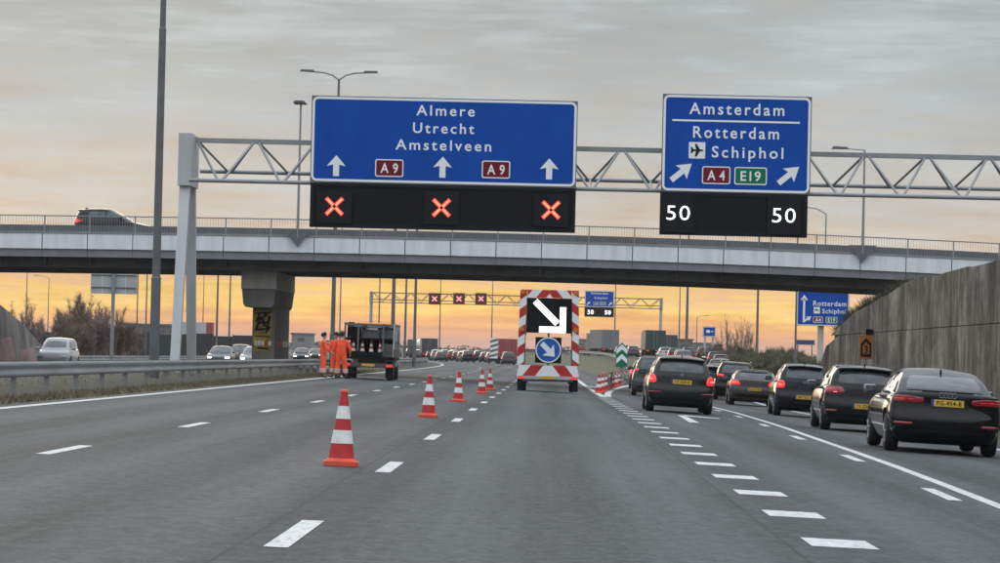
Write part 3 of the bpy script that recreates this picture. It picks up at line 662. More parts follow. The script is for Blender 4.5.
# ------------------------------------------------------------------ lamp posts
def lamp_post(label, x, y, H, arms, r=.1, zg=None, rot=0.0, group='street lamps', joint=None, name='lamp_post'):
    zg = gz(x, y) if zg is None else zg
    t = thing(name, label, 'street lamp', (x, y, zg), rot, group)
    segs = joint or [(0, r * 1.25), (2.0, r * 1.25), (2.05, r), (H, r * .5)]
    for i, ((a, ra), (b, rb)) in enumerate(zip(segs[:-1], segs[1:])):
        if b - a > .1: MB().bar((0, 0, a - (.3 if i == 0 else 0)), (0, 0, b), ra, 12, rb).build('pole', 'steel_dark' if rot == 0 else 'steel', t)
        else: MB().bar((0, 0, a), (0, 0, b), ra * 1.08, 12, rb * 1.05).build('collar', 'steel_dark', t)
    for s, L in arms:
        mb = MB(); pts = [(0, 0, H - .05), (s * L * .25, 0, H + .22), (s * L * .6, 0, H + .36), (s * L, 0, H + .4)]
        for a, b in zip(pts[:-1], pts[1:]): mb.bar(a, b, r * .38, 8)
        mb.build('arm', 'steel', t)
        e = s * L; mb = MB(); mb.prism([(e - .1 * s, H + .36), (e + .75 * s, H + .40), (e + .7 * s, H + .5), (e, H + .5)][::s], -.14, .14); mb.build('luminaire', 'steel_dark', t, fix=True)
    return t
lamp_post('tall thick steel lamp post rising out of frame beside the left guardrail', -10.95, 87, 16.5, [(1, 1.6)], .125,
          joint=[(0, .14), (2.72, .135), (2.78, .115), (9.7, .10), (9.75, .085), (16.5, .06)])
lamp_post('twin-armed lamp post rising behind the left end of the wide blue sign', sp(333.5, 300, 176)[0], 176, 16.4, [(1, 1.45), (-1, 1.45)], .13)
for px, Y, H, arms, r, lab in ((379, 300, 13, [(1, 2)], .08, 'thin lamp post just right of the work truck, seen under the viaduct'),
        (393, 215, 15, [(1, 1.5)], .14, 'thick dark lamp post under the viaduct, third from the pier'),
        (405.5, 262, 14, [(1, 1.5)], .10, 'slim lamp post under the viaduct left of the far red crosses'),
        (415, 238, 15, [(1, 1.5)], .12, 'dark lamp post under the viaduct nearest the tanker'),
        (440, 520, 13.5, [(1, 2), (-1, 2)], .12, 'far twin-armed lamp post rising behind the tanker lorry'),
        (492, 540, 13.5, [(1, 2), (-1, 2)], .12, 'far twin-armed lamp post left of the red lorry'),
        (615, 505, 14, [(1, 2)], .12, 'far lamp post rising above the grey box lorry'),
        (679.5, 480, 11.5, [(1, 2.4)], .12, 'far lamp post with curved arm left of the small blue sign'),
        (687, 345, 15, [(-1, 2)], .17, 'far thick lamp post right of the distant gantry leg'),
        (757.5, 300, 15, [(-1, 1.6)], .13, 'lamp post standing in the hedge right of the exit lanes'),
        (796, 222, 14, [(-1, 1.6)], .08, 'thin pole at the left edge of the half hidden blue sign'),
        (697, 620, 9, [(1, 1.6)], .12, 'short far lamp post at the skyline above the exit ramp'),
        (146, 260, 10.5, [(-1, 1.4)], .07, 'thin lamp post left of the gantry legs under the viaduct'),
        (137, 330, 13, [(1, 1.4)], .08, 'thin far lamp post behind the sign back'),
        (203, 420, 11, [(1, 1.4)], .08, 'far thin lamp post above the pale trailer'),
        (217, 300, 11.0, [(1, 1.5)], .12, 'lamp post with short arm left of the viaduct pier'),
        (229.5, 310, 11.2, [(-1, 1.5)], .10, 'lamp post closest to the left side of the viaduct pier'),
        (26, 420, 11.2, [(1, 2.2), (-1, 1.6)], .1, 'far twin lamp post above the wing wall at the left'),
        (48, 520, 12, [(-1, 1.8)], .1, 'far lamp post rising behind the bare shrubs'),
        (340, 260, 13, [(-1, 1.4)], .06, 'very thin lamp post behind the twin-armed one')):
    lamp_post(lab, sp(px, 320, Y)[0], Y, H, arms, r)
# lamps fixed to the viaduct
X, Z = sp(297.5, 240, 139.85); ztop = sp(301, 103, 139.85)[1]
t = thing('lamp_post', 'slim lamp post bracketed to the viaduct fascia left of the wide blue sign', 'street lamp', (X, 139.85, Z - .3), group='street lamps')
MB().prism([(-.62, .78), (0, .0), (.62, .78)], -.06, .10).build('bracket', 'steel_dark', t)
MB().bar((0, 0, .4), (0, 0, ztop - Z + .3), .07, 10, .04).build('pole', 'steel', t); MB().prism([(-.28, 0), (.28, 0), (.2, .1), (-.2, .1)], -.9, .3).build('luminaire', 'steel_dark', t).location = (0, 0, ztop - Z + .25)
X, Z = sp(862.5, 256, 139.85); ztop = sp(862, 149.5, 139.85)[1]
t = thing('lamp_post', 'slim lamp post bracketed to the viaduct fascia right of the exit sign', 'street lamp', (X, 139.85, Z - .3), group='street lamps')
MB().prism([(-.62, .78), (0, .0), (.62, .78)], -.06, .10).build('bracket', 'steel_dark', t)
MB().bar((0, 0, .4), (0, 0, ztop - Z + .3), .07, 10, .04).build('pole', 'steel', t); MB().bar((0, 0, ztop - Z + .28), (-.9, 0, ztop - Z + .33), .025, 6).build('arm', 'steel', t)
MB().prism([(-1.5, 0), (-.7, 0), (-.8, .1), (-1.4, .12)], -.12, .12).build('luminaire', 'steel_dark', t).location = (0, 0, ztop - Z + .3)
X, Z = sp(825.5, 243, 153); ztop = sp(825.5, 214, 153)[1]; zd = 6.25 + bz(X)
t = thing('lamp_post', 'low curved lamp post on the viaduct deck below the exit sign', 'street lamp', (X, 153, zd), group='street lamps')
MB().bar((0, 0, 0), (0, 0, ztop - zd), .045, 8, .035).build('pole', 'steel', t); MB().bar((0, 0, ztop - zd), (-.45, 0, ztop - zd + .25), .03, 6).bar((-.45, 0, ztop - zd + .25), (-1.0, 0, ztop - zd + .32), .03, 6).build('arm', 'steel', t)
MB().prism([(-1.5, .3), (-.9, .28), (-.95, .38), (-1.4, .4)], -.1, .1).build('luminaire', 'steel_dark', t).location = (0, 0, ztop - zd)
# ------------------------------------------------------------------ cars
def ax(n, e=.12):   # sample positions in [-1,1], denser towards the ends
    k = [-1, -1 + e * .35, -1 + e, -1 + 2 * e]; m = list(np.linspace(-1 + 3.2 * e, 1 - 3.2 * e, n)); return k + m + [-v for v in k[::-1]]
def round_box(na, nb, nc, ra, rb, rc, fn):
    """skin of a box with rounded edges, pushed through fn(a, b, c) -> point"""
    A, B, Cc = ax(na), ax(nb), ax(nc); idx = {}; V = []; Fc = []
    def key(i, j, k):
        q = (i, j, k)
        if q not in idx:
            p = Vector((A[i], B[j], Cc[k])); R = (ra, rb, rc)
            inn = Vector([max(-1 + R[m], min(1 - R[m], p[m])) for m in range(3)]); d = Vector([(p[m] - inn[m]) / R[m] for m in range(3)])
            if d.length > 1e-6:
                mx_ = max(abs(c) for c in d); d = d.normalized() * mx_
            p = Vector([inn[m] + d[m] * R[m] for m in range(3)])
            idx[q] = len(V); V.append(fn(*p))
        return idx[q]
    I, J, K = len(A), len(B), len(Cc)
    for i in range(I - 1):
        for j in range(J - 1):
            Fc.append((key(i, j, 0), key(i, j + 1, 0), key(i + 1, j + 1, 0), key(i + 1, j, 0))); Fc.append((key(i, j, K - 1), key(i + 1, j, K - 1), key(i + 1, j + 1, K - 1), key(i, j + 1, K - 1)))
    for i in range(I - 1):
        for k in range(K - 1):
            Fc.append((key(i, 0, k), key(i + 1, 0, k), key(i + 1, 0, k + 1), key(i, 0, k + 1))); Fc.append((key(i, J - 1, k), key(i, J - 1, k + 1), key(i + 1, J - 1, k + 1), key(i + 1, J - 1, k)))
    for j in range(J - 1):
        for k in range(K - 1):
            Fc.append((key(0, j, k), key(0, j, k + 1), key(0, j + 1, k + 1), key(0, j + 1, k))); Fc.append((key(I - 1, j, k), key(I - 1, j + 1, k), key(I - 1, j + 1, k + 1), key(I - 1, j, k + 1)))
    return V, Fc
def smooth_mesh(V, Fc, name='body'):
    me = bpy.data.meshes.new(name); me.from_pydata([tuple(v) for v in V], [], Fc); me.polygons.foreach_set('use_smooth', [True] * len(Fc)); me.update(); return me
def wheel_meshes(r, w):
    a = MB().lathe([(r * .62, -w / 2), (r * .92, -w / 2), (r, -w / 2 + .04), (r, w / 2 - .04), (r * .92, w / 2), (r * .62, w / 2)], n=24, axis='x').mesh('wheel')
    b = MB(); b.lathe([(r * .63, w * .30), (r * .60, w * .44), (r * .12, w * .40)], n=20, axis='x')
    for i in range(5):
        q = 2 * math.pi * i / 5; b.bar((w * .44, 0, 0), (w * .46, r * .6 * math.cos(q), r * .6 * math.sin(q)), r * .09, 5)
    return a, b.mesh('rim')
def make_car(S):
    """S: measures of one model. Local frame: rear bumper at y = 0, nose at y = L, ground at z = 0."""
    L, Wd = S['L'], S['W'] / 2; t = thing(S['name'], S['label'], S['cat'], group=S.get('group'))
    pt = S['paint']
    wz = S.get('wz', [(.2, .90), (.42, .975), (.62, 1.0), (.82, .985), (1.0, .945), (1.2, .90)])
    def low(a, b, c):
        y0 = (b + 1) / 2 * L; zb = ip(S['zb'], y0); zt = ip(S['zt'], y0); z = lerp(zb, zt, (c + 1) / 2)
        y = lerp(ip(S['yr'], z), ip(S['yf'], z), (b + 1) / 2)
        if b < 0: y += S.get('rc', .17) * abs(a) ** 3.2 * (-b) ** 3
        else: y -= .42 * abs(a) ** 3 * b ** 3
        return Vector((a * Wd * ip(wz, z) * (1 - .05 * abs(b) ** 5), y, z - (.025 * a * a if c > .5 else 0)))
    V, Fc = round_box(12, 30, 10, .16, .035, .16, low); me = smooth_mesh(V, Fc)
    tmp = bpy.data.objects.new('tmp', me); COL.objects.link(tmp); me.materials.append(pt); cut = []
    wr = S.get('wr', .32)
    for wy in S['axles']:
        cm = MB().lathe([(wr + .055, -Wd * 1.2), (wr + .055, -Wd + .27)], n=28, axis='x', smooth=False).lathe([(wr + .055, Wd - .27), (wr + .055, Wd * 1.2)], n=28, axis='x', smooth=False).mesh('cut')
        bm = bmesh.new(); bm.from_mesh(cm); bmesh.ops.recalc_face_normals(bm, faces=bm.faces); bm.to_mesh(cm); bm.free()
        cm.materials.append(MATS['trim']); o = bpy.data.objects.new('cut', cm); o.location = (0, wy, wr); COL.objects.link(o); cut.append(o)
        md = tmp.modifiers.new('b', 'BOOLEAN'); md.object = o; md.operation = 'DIFFERENCE'; md.solver = 'EXACT'; md.material_mode = 'TRANSFER'
    dg = bpy.context.evaluated_depsgraph_get(); low_me = bpy.data.meshes.new_from_object(tmp.evaluated_get(dg))
    bpy.data.objects.remove(tmp)
    for o in cut: bpy.data.objects.remove(o)
    G = S['gh']       # greenhouse
    def top(a, b, c):
        z0 = lerp(G['z0'], S['H'], (c + 1) / 2); y = lerp(ip(G['yr'], z0), ip(G['yf'], z0), (b + 1) / 2)
        zt = ip(G['zt'], y) ; z = lerp(G['z0'], zt, (c + 1) / 2)
        y = lerp(ip(G['yr'], z), ip(G['yf'], z), (b + 1) / 2)
        if b < 0: y += G.get('rc', .13) * abs(a) ** 2.6 * (-b) ** 2
        else: y -= .22 * abs(a) ** 2.5 * b ** 2
        return Vector((a * Wd * ip(G['w'], z) * (1 - .04 * abs(b) ** 4), y, z - .035 * a * a * (c > 0) * (c ** 2)))
    V2, F2 = round_box(12, 22, 9, .13, .03, .14, top)
    bm = bmesh.new(); bm.from_mesh(low_me); bm2 = smooth_mesh(V2, F2); bm.from_mesh(bm2); full = bpy.data.meshes.new('body'); bm.to_mesh(full); bm.free()
    full.materials.clear(); full.materials.append(pt); full.materials.append(MATS['trim'])
    body = obj('body', full, None, t)
    bm = bmesh.new(); bm.from_mesh(full); bvh = BVHTree.FromBMesh(bm)
    bm.free()
    def conform(name, rows, m, parent, d, nc=8, sub=3, out=.009):
        """a patch lying on the body; rows = (z, from, to); d = 'r' rear, 'f' front, +1/-1 a side"""
        R = []
        for (za, a0, a1), (zb_, b0, b1) in zip(rows[:-1], rows[1:]):
            for i in range(sub): q = i / sub; R.append((lerp(za, zb_, q), lerp(a0, b0, q), lerp(a1, b1, q)))
        R.append(rows[-1]); P = []; nr = len(R)
        for i, (z, a, b) in enumerate(R):
            for j in range(nc + 1):
                u = lerp(a, b, j / nc)
                o_, dr = {'r': ((u, -3, z), (0, 1, 0)), 'f': ((u, L + 3, z), (0, -1, 0)), 1: ((3, u, z), (-1, 0, 0)), -1: ((-3, u, z), (1, 0, 0))}[d]
                hit = bvh.ray_cast(Vector(o_), Vector(dr))
                if hit[0] is None: P.append(None); continue
                nrm = hit[1]
                if nrm.dot(Vector(dr)) > 0: nrm = -nrm
                edge = i in (0, nr - 1) or j in (0, nc)
                P.append(hit[0] + nrm * (-.004 if edge else out))
        used = {}; V = []; Fq = []
        for i in range(nr - 1):
            for j in range(nc):
                q = [i * (nc + 1) + j, i * (nc + 1) + j + 1, (i + 1) * (nc + 1) + j + 1, (i + 1) * (nc + 1) + j]
                if any(P[k] is None for k in q): continue
                if d in ('r', 'f') and max(P[k].y for k in q) - min(P[k].y for k in q) > .35: continue
                for k in q:
                    if k not in used: used[k] = len(V); V.append(P[k])
                f = [used[k] for k in q]
                if d == 'f' or d == -1: f = f[::-1]
                Fq.append(tuple(f))
        return obj(name, smooth_mesh(V, Fq, name), m, parent)
    conform('rear_window', S['rw'], 'glass', t, 'r', 10)
    conform('windscreen', S['ws'], 'glass', t, 'f', 10)
    for s in (1, -1):
        for rows in S['sw']: conform('side_window', rows, 'glass', t, s, 8)
        for rows, m in S['tail']:
            conform('tail_light', [(z, s * a, s * b) if s > 0 else (z, -b, -a) for z, a, b in rows], m, t, 'r', 8, 3, .016)
        for rows in S['head']:
            conform('headlight', [(z, s * a, s * b) if s > 0 else (z, -b, -a) for z, a, b in rows], S.get('head_mat', 'rim'), t, 'f', 6)
    for rows, m, nm in S.get('trim', []): conform(nm, rows, m, t, 'r', 10)
    for rows, m, nm in S.get('ftrim', []): conform(nm, rows, m, t, 'f', 10)
    # number plate
    if 'plate' in S:
        px_, pz, txt = S['plate']; hit = bvh.ray_cast(Vector((px_, -3, pz)), Vector((0, 1, 0)))[0]; y = hit.y - .03
        p = MB().box(px_ - .26, px_ + .26, y, y + .03, pz - .055, pz + .055).build('licence_plate', 'plate', t)
        letters(txt, px_ + .02, pz - .033, .40, .068, y - .001, 'black', p, 'plate_number', bold=.012)
        MB().box(px_ - .26, px_ - .225, y - .003, y - .0005, pz - .055, pz + .055).build('plate_strip', 'sign_blue', p)
    if 'emblem' in S:
        kind, ez = S['emblem']; y = bvh.ray_cast(Vector((0, -3, ez)), Vector((0, 1, 0)))[0].y - .012
        mb = MB()
        if kind == 'rings':
            for i in range(4):
                x = (i - 1.5) * .066
                for q in range(14):
                    a0, a1 = 2 * math.pi * q / 14, 2 * math.pi * (q + 1) / 14; mb.bar((x + .042 * math.cos(a0), y, ez + .042 * math.sin(a0)), (x + .042 * math.cos(a1), y, ez + .042 * math.sin(a1)), .006, 4, caps=False)
        else: mb.lathe([(.045, -.01), (.042, .0), (.03, .004)], c=(0, y, ez), n=18, axis='y')
        mb.build('emblem', 'rim', t, fix=True)
    wm, rm = wheel_meshes(wr, .21)
    for wy in S['axles']:
        for s in (1, -1):
            w = obj('wheel', wm, 'tyre', t); w.location = (s * (Wd - .125), wy, wr); w.rotation_euler = (0, 0, 0 if s > 0 else math.pi)
            obj('rim', rm, 'rim', w)
    for s in (1, -1):
        my, mz = S['mirror']; V, Fc = round_box(3, 3, 3, .5, .5, .5, lambda a, b, c: Vector((s * (Wd + .07) + a * .10, my + b * .08 + (.04 * abs(a)), mz + c * .068)))
        o = obj('wing_mirror', smooth_mesh(V, Fc), S.get('mirror_paint', pt), t); MB().box(s * (Wd + .07) - .07, s * (Wd + .07) + .07, my - .078, my - .071, mz - .045, mz + .045).build('mirror_glass', 'glass', o)
    if S.get('fin'): MB().prism([(-.012, 0), (.012, 0), (.008, .075), (-.008, .075)], -.06, .07).build('aerial', 'trim', t).location = (0, S['fin'], ip(G['zt'], S['fin']) - .01)
    if S.get('rails'):
        for s in (1, -1): MB().bar((s * Wd * .70, .6, S['H'] + .0), (s * Wd * .70, 2.4, S['H'] + .005), .02, 6).build('roof_rail', 'chrome', t)
    if S.get('spoiler'):
        y0, z0, w = S['spoiler']; V, Fc = round_box(6, 3, 3, .1, .4, .4, lambda a, b, c: Vector((a * w, y0 + b * .13 + .06 * a * a, z0 + c * .022 + b * .012 - .03 * a * a))); obj('roof_spoiler', smooth_mesh(V, Fc), pt, t)
    return t
def std_car(L, W, H, belt=.93, roof_r=.45, rear_base=.08, wsb=None, hood=.80):
    """profile of an upright hatchback"""
    wsb = wsb or L * .70
    S = dict(L=L, W=W, H=H, zb=[(0, .21), (.5, .15), (L - .5, .14), (L, .18)],
        zt=[(0, belt + .08), (rear_base + .3, belt + .09), (wsb - .1, belt + .02), (wsb + .2, belt - .02), (L - .55, hood), (L, hood - .14)],
        yr=[(.2, .12), (.34, .035), (.46, .0), (.60, .0), (.66, .03), (.72, .055), (.9, .065), (1.1, .10)], yf=[(.2, L - .1), (.4, L), (.6, L - .01), (.8, L - .12), (1.0, L - .3)],
        axles=(L * .185, L * .79))
    z0 = belt - .06
    S['gh'] = dict(z0=z0, yr=[(z0, rear_base), (belt + .05, rear_base + .035), (lerp(belt, H, .85), roof_r * .9), (H, roof_r + .12)],
        yf=[(z0, wsb + .22), (belt + .05, wsb + .02), (H - .1, wsb - .72), (H, wsb - .92)],
        zt=[(0, H - .10), (roof_r, H - .07), (roof_r + .5, H - .02), (wsb - 1.3, H), (wsb - .8, H - .02), (wsb, H - .06)],
        w=[(z0, .90), (belt + .02, .875), (lerp(belt, H, .5), .80), (H - .1, .70), (H, .66)])
    Wd = W / 2
    S['rw'] = [(belt + .09, -Wd * .72, Wd * .72), (lerp(belt, H, .5), -Wd * .68, Wd * .68), (H - .14, -Wd * .58, Wd * .58)]
    S['ws'] = [(belt + .06, -Wd * .76, Wd * .76), (H - .12, -Wd * .60, Wd * .60)]
    zt_, zm = H - .13, belt + .05
    S['sw'] = [[(zm, rear_base + .62, L * .42), (zt_, roof_r + .45, L * .42)], [(zm, L * .43, wsb - .2), (zt_, L * .43, wsb - .85)]]
    S['head'] = [[(.56, Wd * .52, Wd * .90), (.70, Wd * .48, Wd * .92)]]
    S['mirror'] = (wsb - .35, belt + .06)
    S['ftrim'] = [([(.30, -Wd * .6, Wd * .6), (.46, -Wd * .7, Wd * .7)], 'trim', 'grille')]
    S['trim'] = [([(.33, -Wd * .80, Wd * .80), (.42, -Wd * .84, Wd * .84)], 'trim', 'lower_bumper')]
    S['fin'] = roof_r + .25
    return S
PAINT = {k: paint('paint_' + k, c) for k, c in dict(graphite=(.028, .034, .035), black=(.011, .012, .014), green_black=(.015, .021, .022), taupe=(.10, .085, .08), navy=(.016, .022, .035), silver=(.30, .31, .32), white=(.72, .73, .74), red=(.25, .02, .02), grey=(.10, .105, .11), blue=(.05, .08, .14)).items()}
# dark grey liftback wagon in the exit lane
S = std_car(4.6, 1.74, 1.48, .95, .42, .06, hood=.84)
S.update(name='parked_car', cat='car', paint=PAINT['graphite'], label='dark grey hatchback with lit tail lights right of the block line', plate=(0, .80, 'XT-829-R'), emblem=('disc', .985), rails=True,
    tail=[([(.74, .66, .88), (.82, .63, .88), (.92, .66, .88), (.97, .70, .87)], 'tail_on'), ([(.79, .71, .83), (.89, .71, .84)], 'tail_hot'), ([(.50, .52, .84), (.535, .50, .86)], 'tail_off')], spoiler=(.40, 1.405, .58))
S['name'] = 'car'
octavia = make_car(S)
# black fastback coupe
S = std_car(4.70, 1.846, 1.39, .93, 1.25, .40, wsb=3.25, hood=.82)
S.update(name='car', cat='car', paint=PAINT['black'], label='black fastback saloon nearest the camera, right of the solid line', plate=(0, .83, 'PG-454-B'), emblem=('rings', .955), fin=1.3, head_mat='rim')
S['zt'] = [(0, .985), (.12, 1.015), (.45, .985), (1.2, .96), (3.2, .95), (3.5, .90), (4.15, .80), (4.7, .66)]
S['yr'] = [(.2, .14), (.30, .05), (.44, .0), (.58, .0), (.66, .045), (.80, .075), (.95, .06), (1.02, .04)]
S['gh'].update(yr=[(.87, .38), (.97, .46), (1.22, 1.0), (1.34, 1.35), (1.39, 1.75)], zt=[(0, 1.39), (1.25, 1.30), (1.6, 1.36), (2.1, 1.39), (2.6, 1.37), (3.3, 1.3)], w=[(.87, .90), (.97, .87), (1.15, .78), (1.3, .69), (1.39, .60)], rc=.05)
S['rw'] = [(1.035, -.66, .66), (1.15, -.635, .635), (1.27, -.55, .55)]
S['sw'] = [[(.99, 1.15, 1.95), (1.27, 1.65, 1.95)], [(.99, 2.0, 3.0), (1.27, 2.0, 2.5)]]
S['tail'] = [([(.815, .42, .9), (.845, .36, .91), (.90, .38, .915), (.925, .62, .915)], 'tail_off'), ([(.86, .48, .88), (.878, .48, .885)], 'tail_on'), ([(.455, .56, .84), (.50, .54, .86)], 'tail_off')]
S['trim'] = [([(.29, -.74, .74), (.40, -.78, .78)], 'trim', 'diffuser'), ([(.52, -.80, .80), (.545, -.82, .82)], 'trim', 'bumper_crease'), ([(.995, -.70, .70), (1.02, -.66, .66)], 'trim', 'boot_lip')]
S['mirror_paint'] = 'rim'
coupe = make_car(S)
# dark green-black hatchback
S = std_car(4.25, 1.79, 1.46, .94, .40, .07, hood=.83)
S.update(name='car', cat='car', paint=PAINT['green_black'], label='dark compact hatchback between the black saloon and the upright small hatchback', plate=(0, .56, '71-ZXK-4'), emblem=('disc', .92), spoiler=(.36, 1.385, .58),
    tail=[([(.80, .46, .885), (.88, .44, .89), (.97, .50, .89)], 'tail_off'), ([(.82, .60, .68), (.86, .58, .70)], 'tail_hot'), ([(.88, .56, .86), (.93, .58, .86)], 'tail_on'), ([(.42, .60, .84), (.46, .58, .85)], 'tail_off')], mirror_paint='rim')
golf = make_car(S)
# small upright navy hatchback
S = std_car(3.83, 1.66, 1.54, 1.0, .34, .06, hood=.88)
S.update(name='car', cat='car', paint=PAINT['navy'], label='small upright dark blue hatchback with round lit tail lights', plate=(.0, .57, '48-TLD-7'), emblem=('disc', 1.0), wr=.30, spoiler=(.30, 1.46, .50),
    tail=[([(.80, .58, .80), (.88, .55, .815), (.96, .56, .815), (1.03, .60, .80)], 'tail_on'), ([(.85, .61, .74), (.95, .61, .75)], 'tail_hot')])
fox = make_car(S)
# low taupe sports hatch
S = std_car(4.2, 1.78, 1.36, .90, .75, .16, hood=.80)
S.update(name='car', cat='car', paint=PAINT['taupe'], label='low taupe hatchback with a black glass rear, before the curving ramp', plate=(0, .62, '9-KJT-36'),
    tail=[([(.74, .52, .87), (.82, .50, .885), (.94, .60, .885)], 'tail_on'), ([(.80, .62, .80), (.88, .62, .82)], 'tail_hot')])
S['trim'] = [([(.30, -.78, .78), (.46, -.82, .82)], 'trim', 'lower_bumper'), ([(1.20, -.66, .66), (1.30, -.58, .58)], 'trim', 'roof_edge')]
sporty = make_car(S)
# dark SUV
S = std_car(4.45, 1.84, 1.66, 1.06, .42, .07, hood=.98)
S.update(name='car', cat='car', paint=PAINT['black'], label='black SUV with slim red tail lights ahead of the taupe hatchback', plate=(0, .85, 'H-482-NB'), emblem=('disc', 1.06), wr=.35, rails=True,
    tail=[([(1.0, .52, .90), (1.12, .50, .90)], 'tail_on'), ([(1.12, .80, .90), (1.42, .66, .80)], 'tail_off')])
suv = make_car(S)
# tall MPV / small van
S = std_car(4.2, 1.72, 1.62, 1.0, .22, .05, wsb=3.35, hood=1.02)
S.update(name='van', cat='van', paint=PAINT['white'], label='white compact van driving towards the camera at the far left', head_mat='rim',
    tail=[([(.85, .76, .89), (1.3, .74, .86)], 'tail_off')])
van = make_car(S)
def place(o, x, y, rz=0.0, z=None):
    o.location = (x, y, gz(x, y) if z is None else z); o.rotation_euler = (0, -math.atan((gz(x + .8, y + 1) - gz(x - .8, y + 1)) / 1.6) if z is None else 0, rz) if abs(rz) < 1 else (0, 0, rz)
    return o
def repaint(o, m):
    for ch in o.children:
        if ch.name.split('.')[0] in ('body', 'wing_mirror', 'roof_spoiler'):
            sl = ch.material_slots[0]; sl.link = 'OBJECT'; sl.material = m
def relight(o, m):
    for ch in o.children:
        if ch.name.split('.')[0] == 'headlight': sl = ch.material_slots[0]; sl.link = 'OBJECT'; sl.material = MATS[m]
def clone(src, x, y, rz, col, label, group, far=True, z=None, cat=None, lights=None):
    o = copy_tree(src, None, ('licence_plate', 'emblem', 'aerial', 'roof_rail', 'mirror_glass', 'rim') if far else ('emblem',))
    place(o, x, y, rz, z); repaint(o, PAINT[col]); o['label'] = label
    if group: o['group'] = group
    elif 'group' in o: del o['group']
    if lights: relight(o, lights)
    return o
place(coupe, 6.42, 50.3, math.radians(-.6)); place(octavia, 3.42, 80.0); place(golf, 6.85, 67.5, math.radians(-.4)); place(fox, 7.35, 89.5, math.radians(-.4)); place(sporty, 7.6, 115, math.radians(-1))
place(suv, 7.95, 132, math.radians(-2)); place(van, -24.9, 161, math.pi, gz(-24.9, 161))
q = 'cars queueing in the exit lanes'
for o in (coupe, octavia, golf, fox, sporty, suv): o['group'] = q
def hd(y): return -math.atan((fshift(y + 3) - fshift(y - 3) + cx(y + 3) - cx(y - 3)) / 6)
def ex(lane, y): return cx(y) + fshift(y) + (3.55 if lane == 4 else 6.9)
clone(suv, 4.35, 127, hd(127), 'grey', 'grey SUV with red lights half hidden by the dark grey hatchback', q, False)
clone(golf, ex(5, 152), 152, hd(152), 'black', 'black car with red lights visible between the dark grey hatchback and the SUV', q, False)
clone(octavia, ex(4, 158), 158, hd(158), 'red', 'dark red car queueing beyond the half hidden grey SUV beside the cones', q)
ORD = ['first', 'second', 'third', 'fourth', 'fifth', 'sixth', 'seventh', 'eighth', 'ninth', 'tenth', 'eleventh', 'twelfth', 'thirteenth', 'fourteenth', 'fifteenth', 'sixteenth', 'seventeenth']
KIND = {octavia: 'estate car', golf: 'hatchback', suv: 'SUV', fox: 'small hatchback', van: 'van', sporty: 'low hatchback'}
CN = {'navy': 'dark blue', 'black': 'black', 'grey': 'grey', 'silver': 'silver', 'white': 'white', 'red': 'dark red', 'blue': 'blue', 'taupe': 'taupe', 'graphite': 'charcoal', 'green_black': 'dark green'}
l4 = ((fox, 186, 'grey'), (golf, 208, 'black'), (suv, 230, 'graphite'), (octavia, 252, 'navy'), (golf, 274, 'red'), (suv, 297, 'grey'), (fox, 318, 'silver'), (octavia, 342, 'black'), (golf, 366, 'white'), (suv, 395, 'graphite'), (octavia, 418, 'grey'), (golf, 436, 'silver'), (suv, 478, 'black'), (golf, 500, 'red'))
l5 = ((golf, 180, 'taupe'), (octavia, 205, 'black'), (suv, 228, 'navy'), (golf, 252, 'graphite'), (fox, 280, 'red'), (octavia, 312, 'blue'), (suv, 345, 'black'), (golf, 375, 'grey'), (octavia, 425, 'silver'), (suv, 462, 'graphite'))
for lane, ls, k0, nm in ((4, l4, 3, 'left-hand'), (5, l5, 6, 'right-hand')):
    for i, (src, y, c) in enumerate(ls):
        clone(src, ex(lane, y), y, hd(y), c, CN[c] + ' ' + KIND[src] + ', ' + ORD[i + k0] + ' vehicle of the ' + nm + ' exit lane from the camera', q)
# main carriageway queue, far off
q2 = 'far traffic on the main carriageway'
def hm(y): return -math.atan((cx(y + 3) - cx(y - 3)) / 6)
for u, nm, ls in ((.3, 'right', ((van, 388, 'grey'), (octavia, 436, 'silver'), (golf, 452, 'graphite'), (suv, 470, 'black'), (golf, 490, 'taupe'), (octavia, 512, 'grey'), (suv, 535, 'navy'), (golf, 560, 'black'))),
                  (-3.3, 'middle', ((suv, 428, 'black'), (golf, 446, 'silver'), (octavia, 463, 'graphite'), (fox, 480, 'red'), (suv, 500, 'grey'), (golf, 522, 'black'), (octavia, 575, 'blue'), (suv, 600, 'graphite'))),
                  (-6.6, 'left', ((golf, 440, 'grey'), (suv, 458, 'silver'), (octavia, 478, 'navy'), (golf, 498, 'black'), (fox, 520, 'taupe'), (golf, 590, 'grey'), (octavia, 618, 'black')))):
    for i, (src, y, c) in enumerate(ls):
        clone(src, cx(y) + u, y, hm(y), c, CN[c] + ' ' + KIND[src] + ', ' + ORD[i] + ' from the camera in the ' + nm + ' lane of the far bend', q2)
# opposite carriageway, headlights on
q3 = 'oncoming cars with headlights'
for src, u, y, c, l in ((golf, -23.3, 226, 'grey', 'grey oncoming car with bright headlights left of the pier'), (octavia, -20.0, 216, 'silver', 'silver oncoming car partly hidden by the left edge of the pier'), (suv, -25.0, 262, 'grey', 'oncoming SUV with headlights close to the left side of the pier'),
                  (octavia, -23.4, 330, 'black', 'dark oncoming car with headlights just right of the pier'), (golf, -24.0, 405, 'grey', 'farther oncoming car with headlights beside the workers'), (fox, -20.5, 372, 'navy', 'small oncoming car partly behind the right edge of the pier')):
    clone(src, cx(y) + u, y, math.pi + hm(y), c, l, q3, lights='head_on')
# car on the viaduct
clone(fox, -22.7, 148.6, -math.pi / 2, 'graphite', 'dark car crossing the viaduct at the upper left', None, False, 6.30 + bz(-20), lights='rim')
